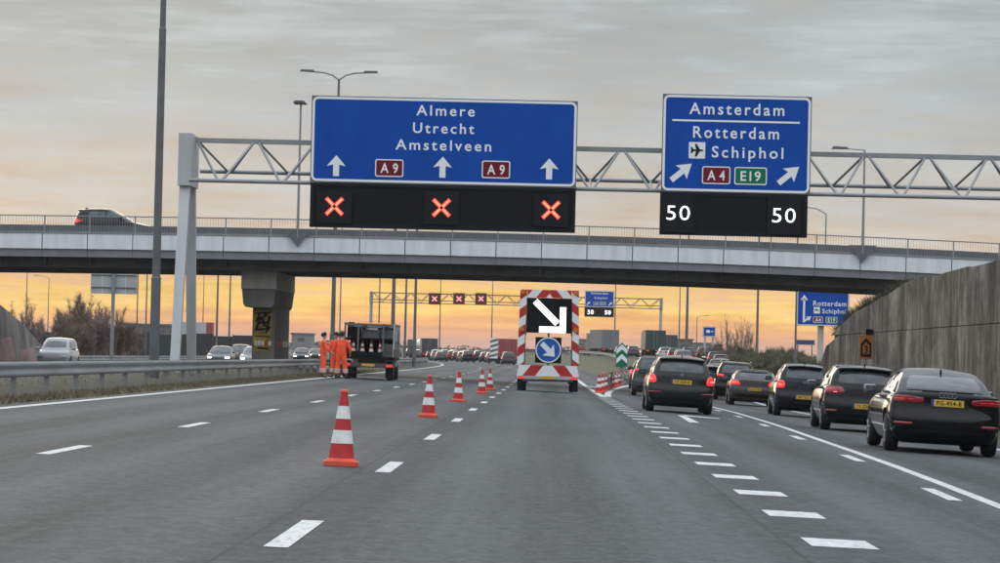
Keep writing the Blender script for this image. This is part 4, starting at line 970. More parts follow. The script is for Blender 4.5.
# ------------------------------------------------------------------ traffic cones
def make_cone():
    t = thing('traffic_cone', '', 'traffic cone'); r = lambda z: lerp(.135, .032, (z - .06) / .69)
    mb = MB(); mb.prism(rrect(-.178, .178, -.178, .178, .06, 4), -.045, 0); mb.v = [(x, z, -y) for x, y, z in mb.v]; mb.lathe([(.165, .045), (.15, .062), (.14, .075)], n=24); mb.build('base', 'cone_base', t, fix=True)
    for z0, z1, m in ((.06, .225, 'cone_red'), (.225, .36, 'cone_white'), (.36, .475, 'cone_red'), (.475, .605, 'cone_white'), (.605, .74, 'cone_red')):
        e = .003 if m == 'cone_white' else 0; MB().lathe([(r(z0) + e, z0), (r(z1) + e, z1)], n=24).build('sleeve' if e else 'cone_body', m, t)
    MB().lathe([(.036, .738), (.040, .745), (.038, .765), (.02, .772)], n=16).build('tip', 'cone_base', t)
    return t
cone0 = make_cone(); first = [True]
def cone(label, x, y, group, z=None, rz=0.0, s=1.0):
    o = cone0 if first[0] else copy_tree(cone0); first[0] = False
    o.location = (x, y, gz(x, y) + .004 if z is None else z); o.rotation_euler = (0, math.atan(.0215) if y < 200 else 0, rz); o['label'] = label; o['group'] = group; o.scale = (s, s, s); return o
cq = 'cones closing the main lanes'
def ug(px, py):
    d = CAM_M.to_3x3() @ Vector((px - 500.0, -(py - 281.5), -F)); y = 40.0
    for _ in range(60):
        k = y / d.y; x = d.x * k; z = EYE + d.z * k; err = z - gz(x, y)
        if abs(err) < 1e-4: break
        y += err * 22
        y = max(10, min(400, y))
    return d.x * y / d.y, y
for lab, px, py, rz in (('red and white cone in the foreground, nearest the camera', 341, 466, .08), ('second cone from the camera, before the orange workers', 428, 417.5, .1), ('third cone along the lane, midway to the arrow trailer', 458, 402, .5), ('left cone of the close pair before the arrow trailer', 481.5, 393.8, .2), ('right cone of the close pair before the arrow trailer', 489.5, 390.6, .7)):
    x, y = ug(px, py); cone(lab, x, y, cq, rz=rz)
for i in range(11):
    x, y = ug(lerp(598.5, 633, i / 10), lerp(393.2, 379.6, i / 10)); u = x - cx(y)
    cone(('nearest' if i == 0 else ['second', 'third', 'fourth', 'fifth', 'sixth', 'seventh', 'eighth', 'ninth', 'tenth', 'farthest'][i - 1]) + ' of the row of cones along the exit gore', cx(y) + u, y, 'cones along the gore', rz=i * .7)
# ------------------------------------------------------------------ arrow trailer
TY = 118.0; TX = sp(547.6, 380, TY)[0]; tz = gz(TX, TY)
t = thing('arrow_trailer', 'striped road-works trailer with a big lit white arrow and blue disc', 'trailer', (TX, TY, tz))
def T(px, py): X, Z = sp(px, py, TY); return X - TX, Z - tz
def striped(name, poly, y0, y1, pitch, ang, phase=0.0):
    """a white board with diagonal red stripes cut to its outline"""
    p = MB().prism(poly, y0, y1).build(name, 'sign_white', t)
    ca, sa = math.cos(ang), math.sin(ang); mbs = MB(); pr = [a * ca + b * sa for a, b in poly]; k = math.floor(min(pr) / pitch) - 1
    while k * pitch < max(pr):
        lo, hi = k * pitch + phase, k * pitch + pitch / 2 + phase; P_ = list(poly)
        for lim, sg in ((lo, 1), (hi, -1)):
            out = []
            for i in range(len(P_)):
                a, b = P_[i], P_[(i + 1) % len(P_)]; da, db = sg * (a[0] * ca + a[1] * sa - lim), sg * (b[0] * ca + b[1] * sa - lim)
                if da >= 0: out.append(a)
                if da * db < 0: q = da / (da - db); out.append((lerp(a[0], b[0], q), lerp(a[1], b[1], q)))
            P_ = out
            if len(P_) < 3: break
        if len(P_) >= 3: MB().prism(P_, y0 - .004, y0 - .0005).build('stripe', 'stripe_red', p)
        k += 1
    return p
t.scale = (1.07, 1.07, 1.07); zT = 3.62; zM = 2.08; zL = .94; zB = .56
ck = math.cos(.7)
striped('side_board', [(-1.09, zL), (-.86, zL), (-.79, zT - .02), (-1.03, zT - .02)], -.02, .03, .54, math.radians(-55) + math.pi / 2 * 0 + math.radians(180))
striped('side_board', [(.86, zL), (1.09, zL), (1.03, zT - .02), (.79, zT - .02)], -.02, .03, .54, math.radians(55), .1)
striped('top_board', [(-.78, 3.32), (0, 3.32), (0, zT - .02), (-.78, zT - .02)], -.03, .02, .54, math.radians(-40), .2); striped('top_board', [(.003, 3.32), (.78, 3.32), (.78, zT - .02), (.003, zT - .02)], -.03, .02, .54, math.radians(40 + 180), .2)
striped('bottom_board', [(-1.1, zB), (0, zB), (0, zL - .005), (-1.02, zL - .005)], -.04, .02, .70, math.radians(-38), .35); striped('bottom_board', [(.003, zB), (1.1, zB), (1.02, zL - .005), (.003, zL - .005)], -.04, .02, .70, math.radians(38 + 180), .35)
MB().box(-.80, .82, -.01, .16, zM, 3.31).build('arrow_board', 'black', t)
mb = MB()
def stroke(a, b, w, y):
    a, b = Vector((a[0], 0, a[1])), Vector((b[0], 0, b[1])); d = (b - a).normalized(); nn = Vector((-d.z, 0, d.x)) * w / 2
    MB().prism([((a - nn).x, (a - nn).z), ((b - nn).x, (b - nn).z), ((b + nn).x, (b + nn).z), ((a + nn).x, (a + nn).z)], y, y + .012).build('lit_arrow', 'led_white', t)
stroke((-.50, 3.20), (.30, 2.42), .22, -.026); stroke((-.34, 2.20), (.60, 2.20), .22, -.026); stroke((.49, 2.315), (.49, 3.0), .22, -.026)
for x in (-.93, .93):
    for z in (3.52, 2.2): MB().lathe([(.085, -.09), (.085, -.03)], c=(x * (1 if z > 3 else 1.03), 0, z), n=16, axis='y', smooth=False).build('warning_lamp', mat('amber_lens', (.55, .2, .02), .3), t, fix=True)
    MB().box(x * .87 - .03, x * .87 + .03, -.03, .05, 2.0, 2.08).build('hinge', 'steel_dark', t)
MB().box(-.46, .46, .0, .08, 1.02, 1.93).build('disc_backing', 'black', t)
dm = MB().lathe([(.45, -.03), (.45, -.005)], c=(0, 0, 1.48), n=40, axis='y', smooth=False); dd = dm.build('blue_disc', mat('disc_blue', (.005, .10, .42), .35), t, fix=True)
mb = MB().lathe([(.45, -.038), (.45, -.0305)], c=(0, 0, 1.48), n=40, axis='y', smooth=False)
mb = MB(); cir = lambda r: [(r * math.cos(2 * math.pi * i / 40), 1.48 + r * math.sin(2 * math.pi * i / 40)) for i in range(40)]
frame_poly(mb, cir(.45), cir(.41), -.036, -.0305); mb.build('disc_rim', 'sign_white', dd)
mb = MB(); arrow_up(mb, .0, 1.48, .56, .66, -.037, -.0305, math.radians(-135)); mb.build('disc_arrow', 'sign_white', dd)
mb = MB()
for x in (-.84, .84): mb.box(x - .035, x + .035, .03, .10, .55, 3.3)
mb.box(-.82, .82, .04, .1, 1.44, 1.5).box(-.035, .035, .1, .18, .55, 3.25); mb.build('mast_frame', 'steel_dark', t)
MB().box(-1.08, 1.08, -.06, .06, .44, .555).build('light_bar', 'galva', t); MB().box(-.95, .95, .0, 2.6, .36, .44).build('chassis', 'steel_dark', t); MB().box(-.05, .05, 2.6, 4.0, .36, .44).build('drawbar', 'steel_dark', t)
for s in (1, -1):
    MB().box(s * .93 - .12, s * .93 + .12, -.075, -.061, .455, .54).build('tail_light', 'tail_on', t)
    MB().prism(rrect(s * .88 - .16, s * .88 + .16, .30, .36, .02), .3, 1.5).build('mudguard', 'trim', t)
    w = MB().lathe([(.12, -.1), (.26, -.1), (.29, -.06), (.29, .06), (.26, .1), (.12, .1)], n=24, axis='x').build('wheel', 'tyre', t); w.location = (s * .86, .55, .29)
    MB().lathe([(.16, .08), (.15, .105), (.05, .10)], n=16, axis='x').build('rim', 'rim', w)
    MB().box(s * .98 - .09, s * .98 + .09, -.02, .02, .02, .44).build('mud_flap', 'trim', t)
MB().box(-.28, .28, -.08, -.061, .455, .55).build('licence_plate', 'plate', t)

# ------------------------------------------------------------------ work truck with cone racks
KX, KY = -7.1, 124.0; kz = gz(KX, KY)
t = thing('work_truck', 'dark flatbed work truck stacked with cones beside the orange workers', 'truck', (KX, KY, kz)); t.rotation_euler = (0, .02, 0)
K = lambda n, m, *b: MB().box(*b).build(n, m, t)
dkred = mat('truck_red', (.10, .012, .012), .5, var=.2); grime = mat('truck_grey', (.075, .072, .07), .6, var=.35, vscale=4)
K('bed', 'trim', -1.02, 1.02, 0, 4.2, .80, .92); K('bumper', grime, -1.0, 1.0, -.08, .1, .50, .66); K('tail_board', 'black', -1.0, .55, -.03, .02, .92, 1.12); K('side_board', grime, -1.02, -.98, .03, 4.2, .92, 1.25); K('side_board', grime, .98, 1.02, .03, 4.2, .92, 1.25)
for x in (-.98, -.45, .55, .98):
    for y in (.05, 2.0, 4.1): K('rack_post', 'steel_dark' if x < .9 else 'galva', x - .035, x + .035, y, y + .07, .92, 2.25)
for y in (.05, 2.0, 4.1): K('rack_bar', 'steel_dark', -1.0, 1.0, y + .005, y + .065, 2.14, 2.22)
for x in (-.98, .98): K('rack_bar', 'steel_dark', x - .03, x + .03, .1, 4.1, 1.55, 1.61); K('rack_bar', 'steel_dark', x - .03, x + .03, .1, 4.1, 2.17, 2.235)
K('rack_shelf', 'black', -.95, .95, .15, 4.0, 1.60, 1.65)
K('rack_screen', 'black', -.95, .95, 3.9, 3.95, .95, 2.12)
K('tool_box', grime, .58, .97, .1, 1.2, .93, 1.45); K('machine', 'steel_dark', -.3, .35, .5, 1.4, 1.66, 1.98); K('machine_lid', 'galva', -.2, .25, .45, 1.2, 1.981, 2.06); K('crate', 'black', -.9, -.4, .3, 1.4, 1.66, 2.08); K('crate', 'steel_dark', .45, .9, .3, 1.4, 1.66, 2.02)
for x in (-.85, .85):
    K('tail_light', 'tail_on', x - .13, x + .13, -.10, -.081, .53, .62); K('mud_flap', 'trim', x - .16, x + .16, .05, .07, .08, .5)
    for y in (.75, 4.6):
        w = MB().lathe([(.15, -.13), (.34, -.13), (.37, -.08), (.37, .08), (.34, .13), (.15, .13)], n=24, axis='x').build('wheel', 'tyre', t); w.location = (x, y, .37); MB().lathe([(.2, .1), (.18, .135), (.05, .13)], n=16, axis='x').build('rim', 'rim', w)
for i, (x, y_, z, w_, m_) in enumerate(((-.7, .25, .93, .16, 'cone_base'), (.2, .9, .93, .2, grime), (.42, .2, .93, .12, 'galva'), (-.2, .15, 2.06, .1, 'steel_dark'), (.6, .2, 2.02, .14, dkred), (-.75, .2, 2.085, .12, grime))): K('tool', m_, x - w_, x + w_, y_, y_ + .3, z, z + .08 + .05 * (i % 3))
K('chassis', 'trim', -.4, .4, 0, 5.6, .55, .80); K('licence_plate', 'plate', -.26, .26, -.105, -.081, .53, .63)
V, Fc = round_box(5, 6, 6, .12, .12, .12, lambda a, b, c: Vector((a * .96, 5.05 + b * .8 + (-.25 * (c > 0) * c * (b > 0) * b), 1.32 + c * .86))); obj('cab', smooth_mesh(V, Fc), PAINT['white'], t)
K('cab_window', 'glass', -.7, .7, 4.235, 4.246, 1.55, 1.98); K('beacon', mat('amber', (.7, .25, .02), .4, emit=.4, emit_col=(1, .35, .05)), -.6, .6, 4.7, 4.9, 2.2, 2.3)
for i in range(4): cone(['leftmost', 'second', 'third', 'rightmost'][i] + ' of four cones standing on the work truck bed', KX - .62 + i * .36, KY + .35, 'cones on the work truck', kz + .925 + .0215 * (.62 - i * .36), i, .84)

# ------------------------------------------------------------------ road workers
def skin_body(name, nodes, edges, m, parent, sub=2):
    me = bpy.data.meshes.new(name); me.from_pydata([n[0] for n in nodes], edges, [])
    o = bpy.data.objects.new(name, me); COL.objects.link(o); md = o.modifiers.new('s', 'SKIN'); md.use_smooth_shade = True
    for i, n in enumerate(nodes):
        r = n[1]; me.skin_vertices[0].data[i].radius = r if isinstance(r, tuple) else (r, r)
    me.skin_vertices[0].data[0].use_root = True
    s = o.modifiers.new('d', 'SUBSURF'); s.levels = s.render_levels = sub
    dg = bpy.context.evaluated_depsgraph_get(); out = bpy.data.meshes.new_from_object(o.evaluated_get(dg)); bpy.data.objects.remove(o); out.name = name
    out.polygons.foreach_set('use_smooth', [True] * len(out.polygons)); return obj(name, out, m, parent)
def worker(label, x, y, rz, H=1.76, arm=((.0, .0), (.0, .0)), lean=0.0, stance=.1, look=0.0):
    t = thing('person', label, 'person', (x, y, gz(x, y)), rz, 'road workers in orange')
    s = H / 1.76; v = lambda a, b, c: (a * s, (b + lean * max(0, c - .9)) * s, c * s)
    N = [(v(0, 0, .96), (.15 * s, .11 * s)), (v(0, 0, 1.15), (.145 * s, .105 * s)), (v(0, .01, 1.36), (.165 * s, .11 * s)), (v(0, 0, 1.48), (.08 * s, .075 * s)), (v(0, .01, 1.53), .052 * s), (v(0, .025, 1.60), .068 * s), (v(0, .025, 1.68), (.078 * s, .088 * s)), (v(0, .015, 1.735), .05 * s)]
    E = [(0, 1), (1, 2), (2, 3), (3, 4), (4, 5), (5, 6), (6, 7)]; cl, ce = [(n[0], n[1]) for n in N[:4]], [(0, 1), (1, 2), (2, 3)]
    def chain(start, pts, NN, EE):
        p = start
        for q in pts: NN.append(q); EE.append((p, len(NN) - 1)); p = len(NN) - 1
        return p
    for sg, (af, ab) in zip((1, -1), arm):
        sh = v(sg * .19, 0, 1.42); el = v(sg * (.26 + ab * .4), af * .5 - .02, 1.14); wr = v(sg * (.27 + ab * .2), af + .05, .90 + af * .55)
        d = (Vector(wr) - Vector(el)).normalized(); hb = Vector(wr) + d * .075 * s
        w_ = chain(2, [(sh, .058 * s), (el, .042 * s), (wr, .027 * s), (tuple(hb), (.036 * s, .02 * s))], N, E)
        side = Vector((0, 1, 0))
        for k in range(4):
            o_ = hb + side * (k - 1.5) * .019 * s; L = (.075, .088, .082, .062)[k] * s
            chain(w_, [(tuple(o_ + d * .035 * s), .0095 * s), (tuple(o_ + d * L * .75 + Vector((-sg * .012, 0, 0)) * s), .0085 * s), (tuple(o_ + d * L * 1.05 + Vector((-sg * .03, 0, 0)) * s), .007 * s)], N, E)
        th = Vector(wr) + d * .03 * s + side * .03 * s; chain(w_ - 1, [(tuple(th), .011 * s), (tuple(th + (d + side * .6) * .05 * s), .009 * s)], N, E)
        chain(2, [(sh, .085 * s), (el, .066 * s), (tuple(Vector(el).lerp(Vector(wr), .93)), .056 * s)], cl, ce)
        hp, kn, an, to = v(sg * .09, 0, .90), v(sg * (.10 + stance * .3), .02, .50), v(sg * (.10 + stance * .6), -.01, .09), v(sg * (.12 + stance * .6), .14, .035)
        chain(0, [(hp, .085 * s), (kn, .055 * s), (an, .04 * s), (to, (.045 * s, .03 * s))], N, E)
        chain(0, [(hp, .118 * s), (kn, .092 * s), (tuple(Vector(kn).lerp(Vector(an), .85)), .09 * s)], cl, ce)
        b = skin_body('boot', [(v(sg * (.10 + stance * .6), -.03, .05), (.055 * s, .05 * s)), (v(sg * (.10 + stance * .6), -.01, .17), .058 * s), (v(sg * (.125 + stance * .6), .17, .04), (.05 * s, .035 * s))], [(0, 1), (0, 2)], 'boot', t, 2)
        for q in (.25, .45):   # reflective bands round the trouser leg
            c = Vector(kn).lerp(Vector(an), q + .15); MB().lathe([(.108 * s, -.03), (.108 * s, .03)], c=tuple(c), n=14).build('reflective_band', 'reflective', t)
    body = skin_body('body', N, E, 'skin', t)
    cl[0] = (cl[0][0], (.185 * s, .135 * s)); cl[1] = (cl[1][0], (.185 * s, .14 * s)); cl[2] = (cl[2][0], (.20 * s, .145 * s)); cl[3] = (v(0, 0, 1.47), (.10 * s, .09 * s))
    skin_body('hi_vis_suit', cl, ce, 'hivis', t)
    hx = Vector(v(0, .0, 1.69)); V, Fc = round_box(4, 4, 4, .7, .7, .7, lambda a, b, c_: hx + Vector((a * .098, b * .108 - .012, c_ * .085 + .02 + (.0 if b < .2 else .03))) * s); obj('hair', smooth_mesh(V, Fc), 'hair', t)
    fx = Vector(v(0, .025, 1.635))
    for sg in (1, -1):
        MB().lathe([(.012 * s, -.012), (.03 * s, 0), (.012 * s, .012)], c=(fx.x + sg * .083 * s, fx.y - .015, fx.z), n=10, axis='x').build('ear', 'skin', body)
        MB().lathe([(.004, -.004), (.011 * s, 0), (.004, .004)], c=(fx.x + sg * .032 * s, fx.y + .088 * s, fx.z + .02), n=8, axis='y').build('eye', 'black', body)
    MB().bar((fx.x, fx.y + .08 * s, fx.z + .015), (fx.x, fx.y + .108 * s, fx.z - .02), .012, 6).build('nose', 'skin', body); MB().box(fx.x - .024, fx.x + .024, fx.y + .08 * s, fx.y + .088 * s, fx.z - .055, fx.z - .047).build('mouth', 'sign_red', body)
    return t
worker('worker in orange at the left, apart from the other two', -8.72, 121.6, math.radians(-75), 1.72, ((.22, .1), (.1, .1)), .03)
worker('worker in orange in the middle, half hidden behind the others', -8.46, 125.2, math.radians(160), 1.76, ((.2, .05), (.25, .05)))
worker('broad worker in orange on the right, back to the camera beside the truck', -8.05, 122.4, math.radians(-8), 1.80, ((.1, .15), (.15, .1)), .02, .14)

# ------------------------------------------------------------------ lorries in the distance
def lorry(name, label, x, y, rz, L, Wd, H, box, cab, z=None, tail='tail_on', kind='box'):
    t = thing(name, label, 'lorry', (x, y, gz(x, y) if z is None else z), rz, 'lorries far off')
    B = lambda n, m, *b: MB().box(*b).build(n, m, t); w = Wd / 2
    if kind == 'box':
        B('cargo_box', box, -w, w, 0, L - 2.4, 1.05, H)
        for s in (-1, 1): B('rear_door', box, min(s * .03, s * (w - .06)), max(s * .03, s * (w - .06)), -.04, -.001, 1.15, H - .1); B('tail_light', tail, s * (w - .3) - .15, s * (w - .3) + .15, -.06, -.041, .85, 1.0)
        B('door_bar', 'steel', -.2, -.16, -.07, -.041, 1.2, H - .15); B('door_bar', 'steel', .16, .2, -.07, -.041, 1.2, H - .15)
    elif kind == 'tank':
        for y0 in (.2, 3.2): MB().lathe([(.5, y0), (1.15, y0 + .25), (1.2, y0 + 1.3), (1.15, y0 + 2.4), (.5, y0 + 2.7)], c=(0, 0, 2.2), n=20, axis='y').build('tank', box, t)
        B('deck', 'trim', -w, w, 0, L - 2.2, .95, 1.1)
    V, Fc = round_box(5, 5, 5, .1, .1, .1, lambda a, b, c: Vector((a * (w - .03), L - 1.1 + b * 1.05, lerp(.6, min(H, 3.3), (c + 1) / 2)))); o = obj('cab', smooth_mesh(V, Fc), cab, t)
    B('windscreen', 'glass', -w + .15, w - .15, L - .07, L - .035, 1.7, 2.5); B('chassis', 'trim', -.45, .45, 0, L - .5, .6, .93); B('bumper', 'trim', -w, w, -.02, .1, .45, .6)
    for yy in (1.2, 2.4, L - 1.3):
        for s in (-1, 1): MB().lathe([(.2, -.15), (.5, -.14), (.5, .14), (.2, .15)], c=(s * (w - .18), yy, .5), n=18, axis='x').build('wheel', 'tyre', t)
    return t
lg = mat('lorry_grey', (.16, .165, .175), .5, var=.15, vscale=.6); lgn = mat('lorry_green', (.03, .055, .05), .5, var=.25, vscale=.6); lrd = mat('lorry_red', (.30, .045, .05), .5, var=.15); lpl = mat('lorry_pale', (.42, .44, .44), .5, var=.1, vscale=.5); lbk = mat('lorry_charcoal', (.05, .052, .056), .5, var=.2)
y = 448; lorry('lorry', 'grey box lorry above the exit queue, left of the green one', sp(610.5, 340, y)[0], y, hd(y) + .16, 9.5, 2.55, 3.75, lg, lg)
y = 385; lorry('lorry', 'dark green box lorry under the distant gantry leg', sp(655.5, 345, y)[0], y, hd(y), 8.5, 2.5, 3.45, lgn, lgn)
y = 415; lorry('lorry', 'faded red lorry left of the arrow trailer on the far bend', sp(508, 345, y)[0], y, hm(y), 8, 2.5, 3.3, lrd, lrd)
y = 545; lorry('lorry', 'tanker lorry with two bright rounded tanks on the far bend', sp(433, 340, y)[0], y, hm(y) + .35, 8.6, 2.5, 3.6, mat('tank_steel', (.6, .6, .6), .3, .6), lbk, kind='tank')
y = 600; lorry('lorry', 'pale grey box lorry just behind the work truck, far off', sp(392, 340, y)[0], y, hm(y) + .1, 13.0, 2.55, 4.3, lpl, lpl)
y = 330; lorry('lorry', 'dark lorry at the skyline right of the viaduct pier', sp(300, 340, y)[0] - 3, y + 250, math.pi, 9, 2.5, 3.4, lbk, lbk)
y = 486; lorry('lorry', 'charcoal lorry in the left lane of the far bend, right of the tanker', cx(y) - 6.6, y, hm(y), 8, 2.5, 3.3, lbk, lbk)
y = 552; lorry('lorry', 'grey lorry in the middle lane of the far bend behind the cars', cx(y) - 3.3, y, hm(y), 9, 2.5, 3.5, lg, lg)
y = 405; lorry('lorry', 'dark van-bodied lorry beyond the grey box lorry on the exit ramp', ex(5, y), y, hd(y), 7, 2.3, 3.0, lbk, lbk)
# second arrow trailer far off, seen beside the red lorry
y = 400; X = sp(494, 340, y)[0]; t = thing('arrow_trailer', 'far striped arrow board standing left of the red lorry', 'trailer', (X, y, gz(X, y)))
p = MB().box(-.5, .5, 0, .1, .7, 3.3).build('board', 'sign_white', t)
for i in range(4): MB().prism([(-.5, .8 + i * .62), (.5, 1.1 + i * .62), (.5, 1.4 + i * .62), (-.5, 1.1 + i * .62)], -.006, -.001).build('stripe', 'steel_dark', p)
MB().box(-.7, .7, -.1, .4, .45, .69).build('chassis', 'trim', t)
for s in (-1, 1): MB().lathe([(.1, -.1), (.3, -.1), (.3, .1), (.1, .1)], c=(s * .6, .2, .3), n=14, axis='x').build('wheel', 'tyre', t)
# pale trailer with a dark red rear above the noise barrier
y = 380; X = sp(198, 330, y)[0]; t = thing('trailer', 'pale box trailer with dark red end above the dark noise barrier', 'trailer', (X, y, gz(X, y)), 0)
MB().box(-2.4, 1.0, 0, 2.5, 1.3, 4.3).build('cargo_box', 'galva', t); MB().box(1.0, 1.7, -.01, 2.52, 1.25, 4.32).build('cargo_end', lrd, t); MB().box(-2.3, 1.6, .3, 2.2, .6, 1.3).build('chassis', 'trim', t)
for xx in (-1.6, 1.0): MB().lathe([(.2, -.1), (.5, -.1), (.5, .1), (.2, .1)], c=(xx, .3, .5), n=14, axis='y').build('wheel', 'tyre', t)
# ------------------------------------------------------------------ chevron marker on the gore nose
y = 205; X = sp(622, 350, y)[0]; zg = gz(X, y); _, zt_ = sp(622, 342.5, y); _, zb_ = sp(622, 367, y)
t = thing('chevron_marker', 'green bullnose marker with two white chevrons at the exit split', 'sign', (X, y, zg))
hh = zt_ - zg; zb_ = max(.35, zb_ - zg)
MB().prism([(-.38, zb_), (.38, zb_), (.38, hh - .4), (.0, hh), (-.38, hh - .4)], 0, .4).build('marker_body', 'sign_green', t)
for k in range(2):
    z = hh - .45 - k * .62; MB().prism([(-.35, z - .32), (0, z + .0), (.35, z - .32), (.35, z + .0), (0, z + .32), (-.35, z + .0)], -.012, -.001).build('chevron', 'sign_white', t)
MB().box(-.1, .1, .1, .3, -.1, zb_).build('post', 'steel', t)
# plastic delineator posts along the gore
dm = MB().box(-.05, .05, -.02, .02, 0, .8).mesh('delineator_post'); rm_ = MB().box(-.035, .035, -.026, -.021, .62, .74).mesh('reflector')
mat('post_brown', (.16, .12, .09), .7)
for i in range(8):
    y = 140 + i * 11; u = C0 + fshift(y) * .72 + .25
    o = thing('delineator_post', ['nearest', 'second', 'third', 'fourth', 'fifth', 'sixth', 'seventh', 'last'][i] + ' thin brown post in the row behind the gore cones', 'post', (cx(y) + u, y, h(u, y)), group='posts in the gore')
    obj('post', dm, 'post_brown', o); obj('reflector', rm_, 'reflective', o)

# ------------------------------------------------------------------ vegetation
mat('twig_dark', (.05, .052, .03), .9)
def shrub(name, label, x, y, w, d, H, n, m, seed, stems=14, blade=.03, group=None, zg=None):
    r = random.Random(seed); t = thing(name, label, 'shrub' if H < 6 else 'tree', (x, y, gz(x, y) - .1 if zg is None else zg), group=group)
    tips = []; mb = MB()
    for i in range(stems):
        a = Vector((r.uniform(-.4, .4) * w, r.uniform(-.4, .4) * d, 0)); hgt = H * r.uniform(.6, 1.0) * (1 - .45 * (abs(a.x) / (.5 * w)) ** 2)
        b = a + Vector((r.uniform(-.12, .12) * w + a.x * .25, r.uniform(-.1, .1) * d, hgt)); mb.bar(a, b, .05 + .01 * H / 4, 5, .012, False); tips.append((a, b))
        for k in range(5):
            c = a.lerp(b, r.uniform(.3, .8)); e = c + Vector((r.uniform(-1, 1) * .25 * w * .6, r.uniform(-1, 1) * .2 * d, r.uniform(.2, .5) * hgt)); mb.bar(c, e, .025, 4, .008, False); tips.append((c, e))
    mb.build('trunk', m, t)
    cr = MB(); vs = []; fs = []
    for i in range(n):
        a, b = r.choice(tips); p = a.lerp(b, r.uniform(.25, 1.05)); dr = Vector((r.gauss(0, .5), r.gauss(0, .5), r.uniform(.1, 1.1))).normalized() * r.uniform(.25, .8)
        s = dr.orthogonal().normalized() * blade * r.uniform(.5, 1.3); s.rotate(Matrix.Rotation(r.uniform(0, 6.3), 3, dr)); k = len(vs)
        vs += [p - s, p + s, p + dr]; fs.append((k, k + 1, k + 2))
    cr.add(vs, fs); cr.build('crown', m, t)
    return t
bg = 'bare brown shrubs left of the sign back'
for i, (px, y, w, H, lab) in enumerate(((60, 250, 4.5, 3.9, 'lower left bare brown shrub behind the white van'), (84, 262, 5.5, 5.0, 'tallest bare brown shrub in the middle of the clump'), (104, 256, 4.5, 4.2, 'right-hand bare brown shrub against the sign post'), (47, 300, 4, 3.0, 'small bare shrub beside the wing wall'), (122, 285, 4, 3.2, 'bare brown shrub just right of the sign post'))):
    shrub('bare_shrub', lab, sp(px, 340, y)[0], y, w, 4, H * .95, 15000, 'twig', 40 + i, 22, .017, bg)
for i, (px, y, H, lab) in enumerate(((30, 380, 6.5, 'thin bare tree above the wing wall'), (420 * 0 + 12, 420, 6.2, 'bare tree at the far left edge'))):
    shrub('bare_tree', lab, sp(px, 340, y)[0], y, 3.2, 2, H, 1600, 'twig', 60 + i, 7, .02)
hg = 'hedge shrubs right of the exit ramp'
for i, (px, y, w, H, m, lab) in enumerate(((722, 330, 4.5, 2.6, 'twig', 'brown shrub beside the small far blue sign'), (742, 285, 5, 2.7, 'twig_green', 'greenish shrub left of the lamp post in the hedge'), (764, 262, 6, 2.7, 'twig_green', 'dense green shrub right of the lamp post in the hedge'), (785, 245, 6, 2.6, 'twig_green', 'green hedge shrub left of the thin pole'), (806, 238, 6, 2.7, 'twig_green', 'green hedge shrub under the half hidden blue sign'), (826, 225, 5, 2.6, 'twig_green', 'hedge shrub at the low end of the retaining wall'), (775, 300, 6, 2.6, 'twig_green', 'rear green shrub in the middle of the hedge'))):
    X = sp(px, 350, y)[0]; shrub('hedge_shrub', lab, X, y, w, 3.5, H * .72, 9000, m, 80 + i, 22, .03, hg)
for i, (px, y, H) in enumerate(((726, 360, 5.2), (735, 350, 5.8), (747, 345, 5.0), (741, 400, 5.2))):
    shrub('bare_sapling', ['first', 'second', 'fourth', 'third'][i] + ' thin bare sapling from the small far blue sign', sp(px, 340, y)[0], y, 2.6, 1.6, H, 260, 'twig', 120 + i, 6, .018, 'bare saplings behind the hedge')
for i, (y, w, H) in enumerate(((115, 3, .12), (120, 3.5, .2), (126, 3, .25), (132, 3, .28), (138, 3, .3))):
    shrub('ivy_clump', ['nearest', 'second', 'middle', 'fourth', 'lowest'][i] + ' dark scrub clump along the sloping wall top', WX + .9, y, 1.0, 5.5, H, 2600, 'twig_dark', 140 + i, 14, .025, 'scrub on the retaining wall', wtop(y) - .15)
# dry grass on the median verge
r = random.Random(5); vs = []; fs = []
for i in range(42000):
    y = r.uniform(48, 175); u = -9.15 - abs(r.gauss(0, 1.0)) * 1.3 if r.random() < .75 else r.uniform(-14.4, -9.2)
    if u < -14.5 or (u < -10.2 and r.random() < .8): continue
    p = Vector((cx(y) + u, y, h(u, y) - .03)); L = r.uniform(.03, .12); a = r.uniform(0, 6.28); w = .012; k = len(vs)
    vs += [p + Vector((math.cos(a) * w, math.sin(a) * w, 0)), p - Vector((math.cos(a) * w, math.sin(a) * w, 0)), p + Vector((r.gauss(0, .06), r.gauss(0, .06), L))]; fs.append((k, k + 1, k + 2))
tag(MB().add(vs, fs).build('grass', 'grass'), 'dry brown grass on the median verge by the guardrail', 'grass', kind='stuff')
# noise barrier beyond the opposite carriageway
t = thing('noise_barrier', 'long dark noise barrier behind the opposite carriageway', 'barrier', (-46, 300, gz(-46, 300)))
for i in range(14):
    x = -7 + i * 1.9; MB().box(x, x + 1.84, 0, .15, -.3, 2.55 + .12 * math.sin(i * 2.1)).build('barrier_panel', 'noise_barrier', t); MB().box(x - .05, x - .001, -.08, .2, -.3, 2.7).build('barrier_post', 'steel_dark', t)
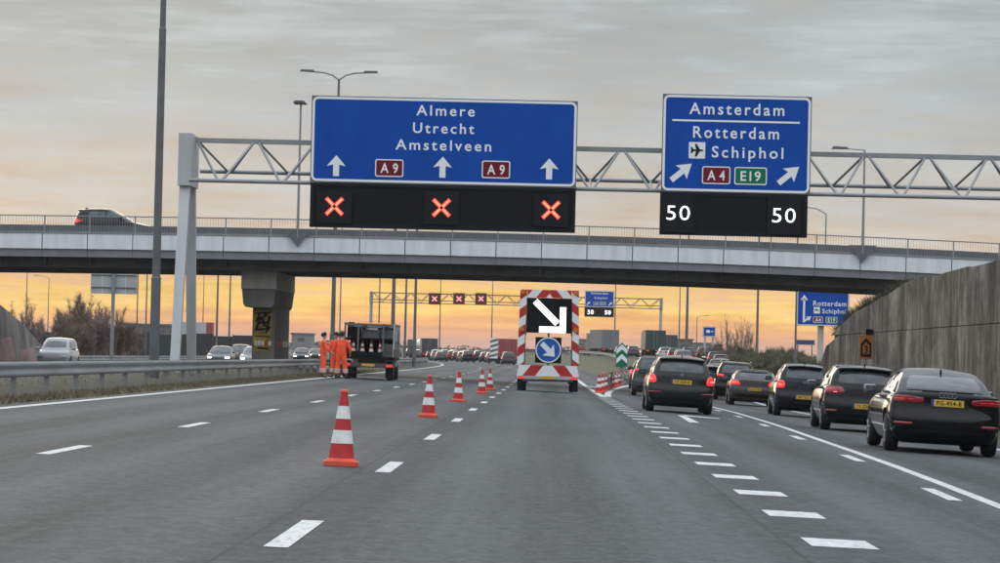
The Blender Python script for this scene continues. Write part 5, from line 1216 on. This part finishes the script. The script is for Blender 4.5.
# far treeline and low sheds on the skyline
r = random.Random(11); vs = []; fs = []
for i in range(48000):
    y = r.uniform(900, 1500); x = cx(y) * .35 + r.uniform(-330, 330) * y / 1000; prof = 2.6 + 1.6 * math.sin(x * .021 + 1) + 1.3 * math.sin(x * .067) + .9 * math.sin(x * .19) + .6 * math.sin(x * .7)
    Hh = max(.8, prof * .6); z = gz(x, y) + r.uniform(0, 1) * Hh; s = r.uniform(.2, .5); k = len(vs); a = r.uniform(0, 3.14)
    vs += [(x + r.gauss(0, s), y + r.gauss(0, s), z + r.gauss(0, s * .8)) for _ in range(3)]; fs.append((k, k + 1, k + 2))
tag(MB().add(vs, fs).build('far_treeline', 'far_tree'), 'hazy line of bare trees along the horizon', 'trees', kind='stuff')
def shed(label, px, y, w, H, col):
    X = sp(px, 340, y)[0]; z = gz(X, y); t = thing('industrial_shed', label, 'building', (X, y, z), group='low buildings on the skyline')
    MB().box(-w / 2, w / 2, 0, 14, -.5, H).build('wall', col, t); MB().box(-w / 2 - .3, w / 2 + .3, -.3, 14.3, H, H + .4).build('roof', 'steel_dark', t)
    n = int(w / 3)
    for i in range(n): xx = -w / 2 + (i + .5) * w / n; MB().box(xx - .9, xx + .9, -.05, -.001, H * .55, H * .8).build('window', 'glass', t)
sg = mat('shed_grey', (.20, .20, .21), .8, var=.15, vscale=.2); sb = mat('shed_brown', (.13, .11, .10), .8, var=.15, vscale=.2)
shed('low grey shed on the skyline right of the pier', 301, 820, 5, 4.2, sg); shed('low brown building on the skyline behind the noise barrier', 160, 700, 16, 5.2, sb); shed('pale shed on the skyline behind the exit ramp', 690, 900, 12, 4.4, sg); shed('low building on the skyline right of the green lorry', 672, 760, 10, 4.8, sb); shed('pale building on the skyline left of the grey box lorry', 588, 860, 8, 4.5, sg)

# ------------------------------------------------------------------ evening haze
hm_ = bpy.data.materials.new('haze'); hm_.use_nodes = True; ht = hm_.node_tree; ht.nodes.clear()
pv = ht.nodes.new('ShaderNodeVolumePrincipled'); pv.inputs['Color'].default_value = (.93, .90, .88, 1); pv.inputs['Density'].default_value = .00011; pv.inputs['Anisotropy'].default_value = .2
ht.links.new(pv.outputs[0], ht.nodes.new('ShaderNodeOutputMaterial').inputs['Volume'])
tag(MB().box(-4400, 3100, -60, 5150, -4, 26).build('haze', hm_), 'thin evening haze over the motorway', 'haze', kind='stuff')
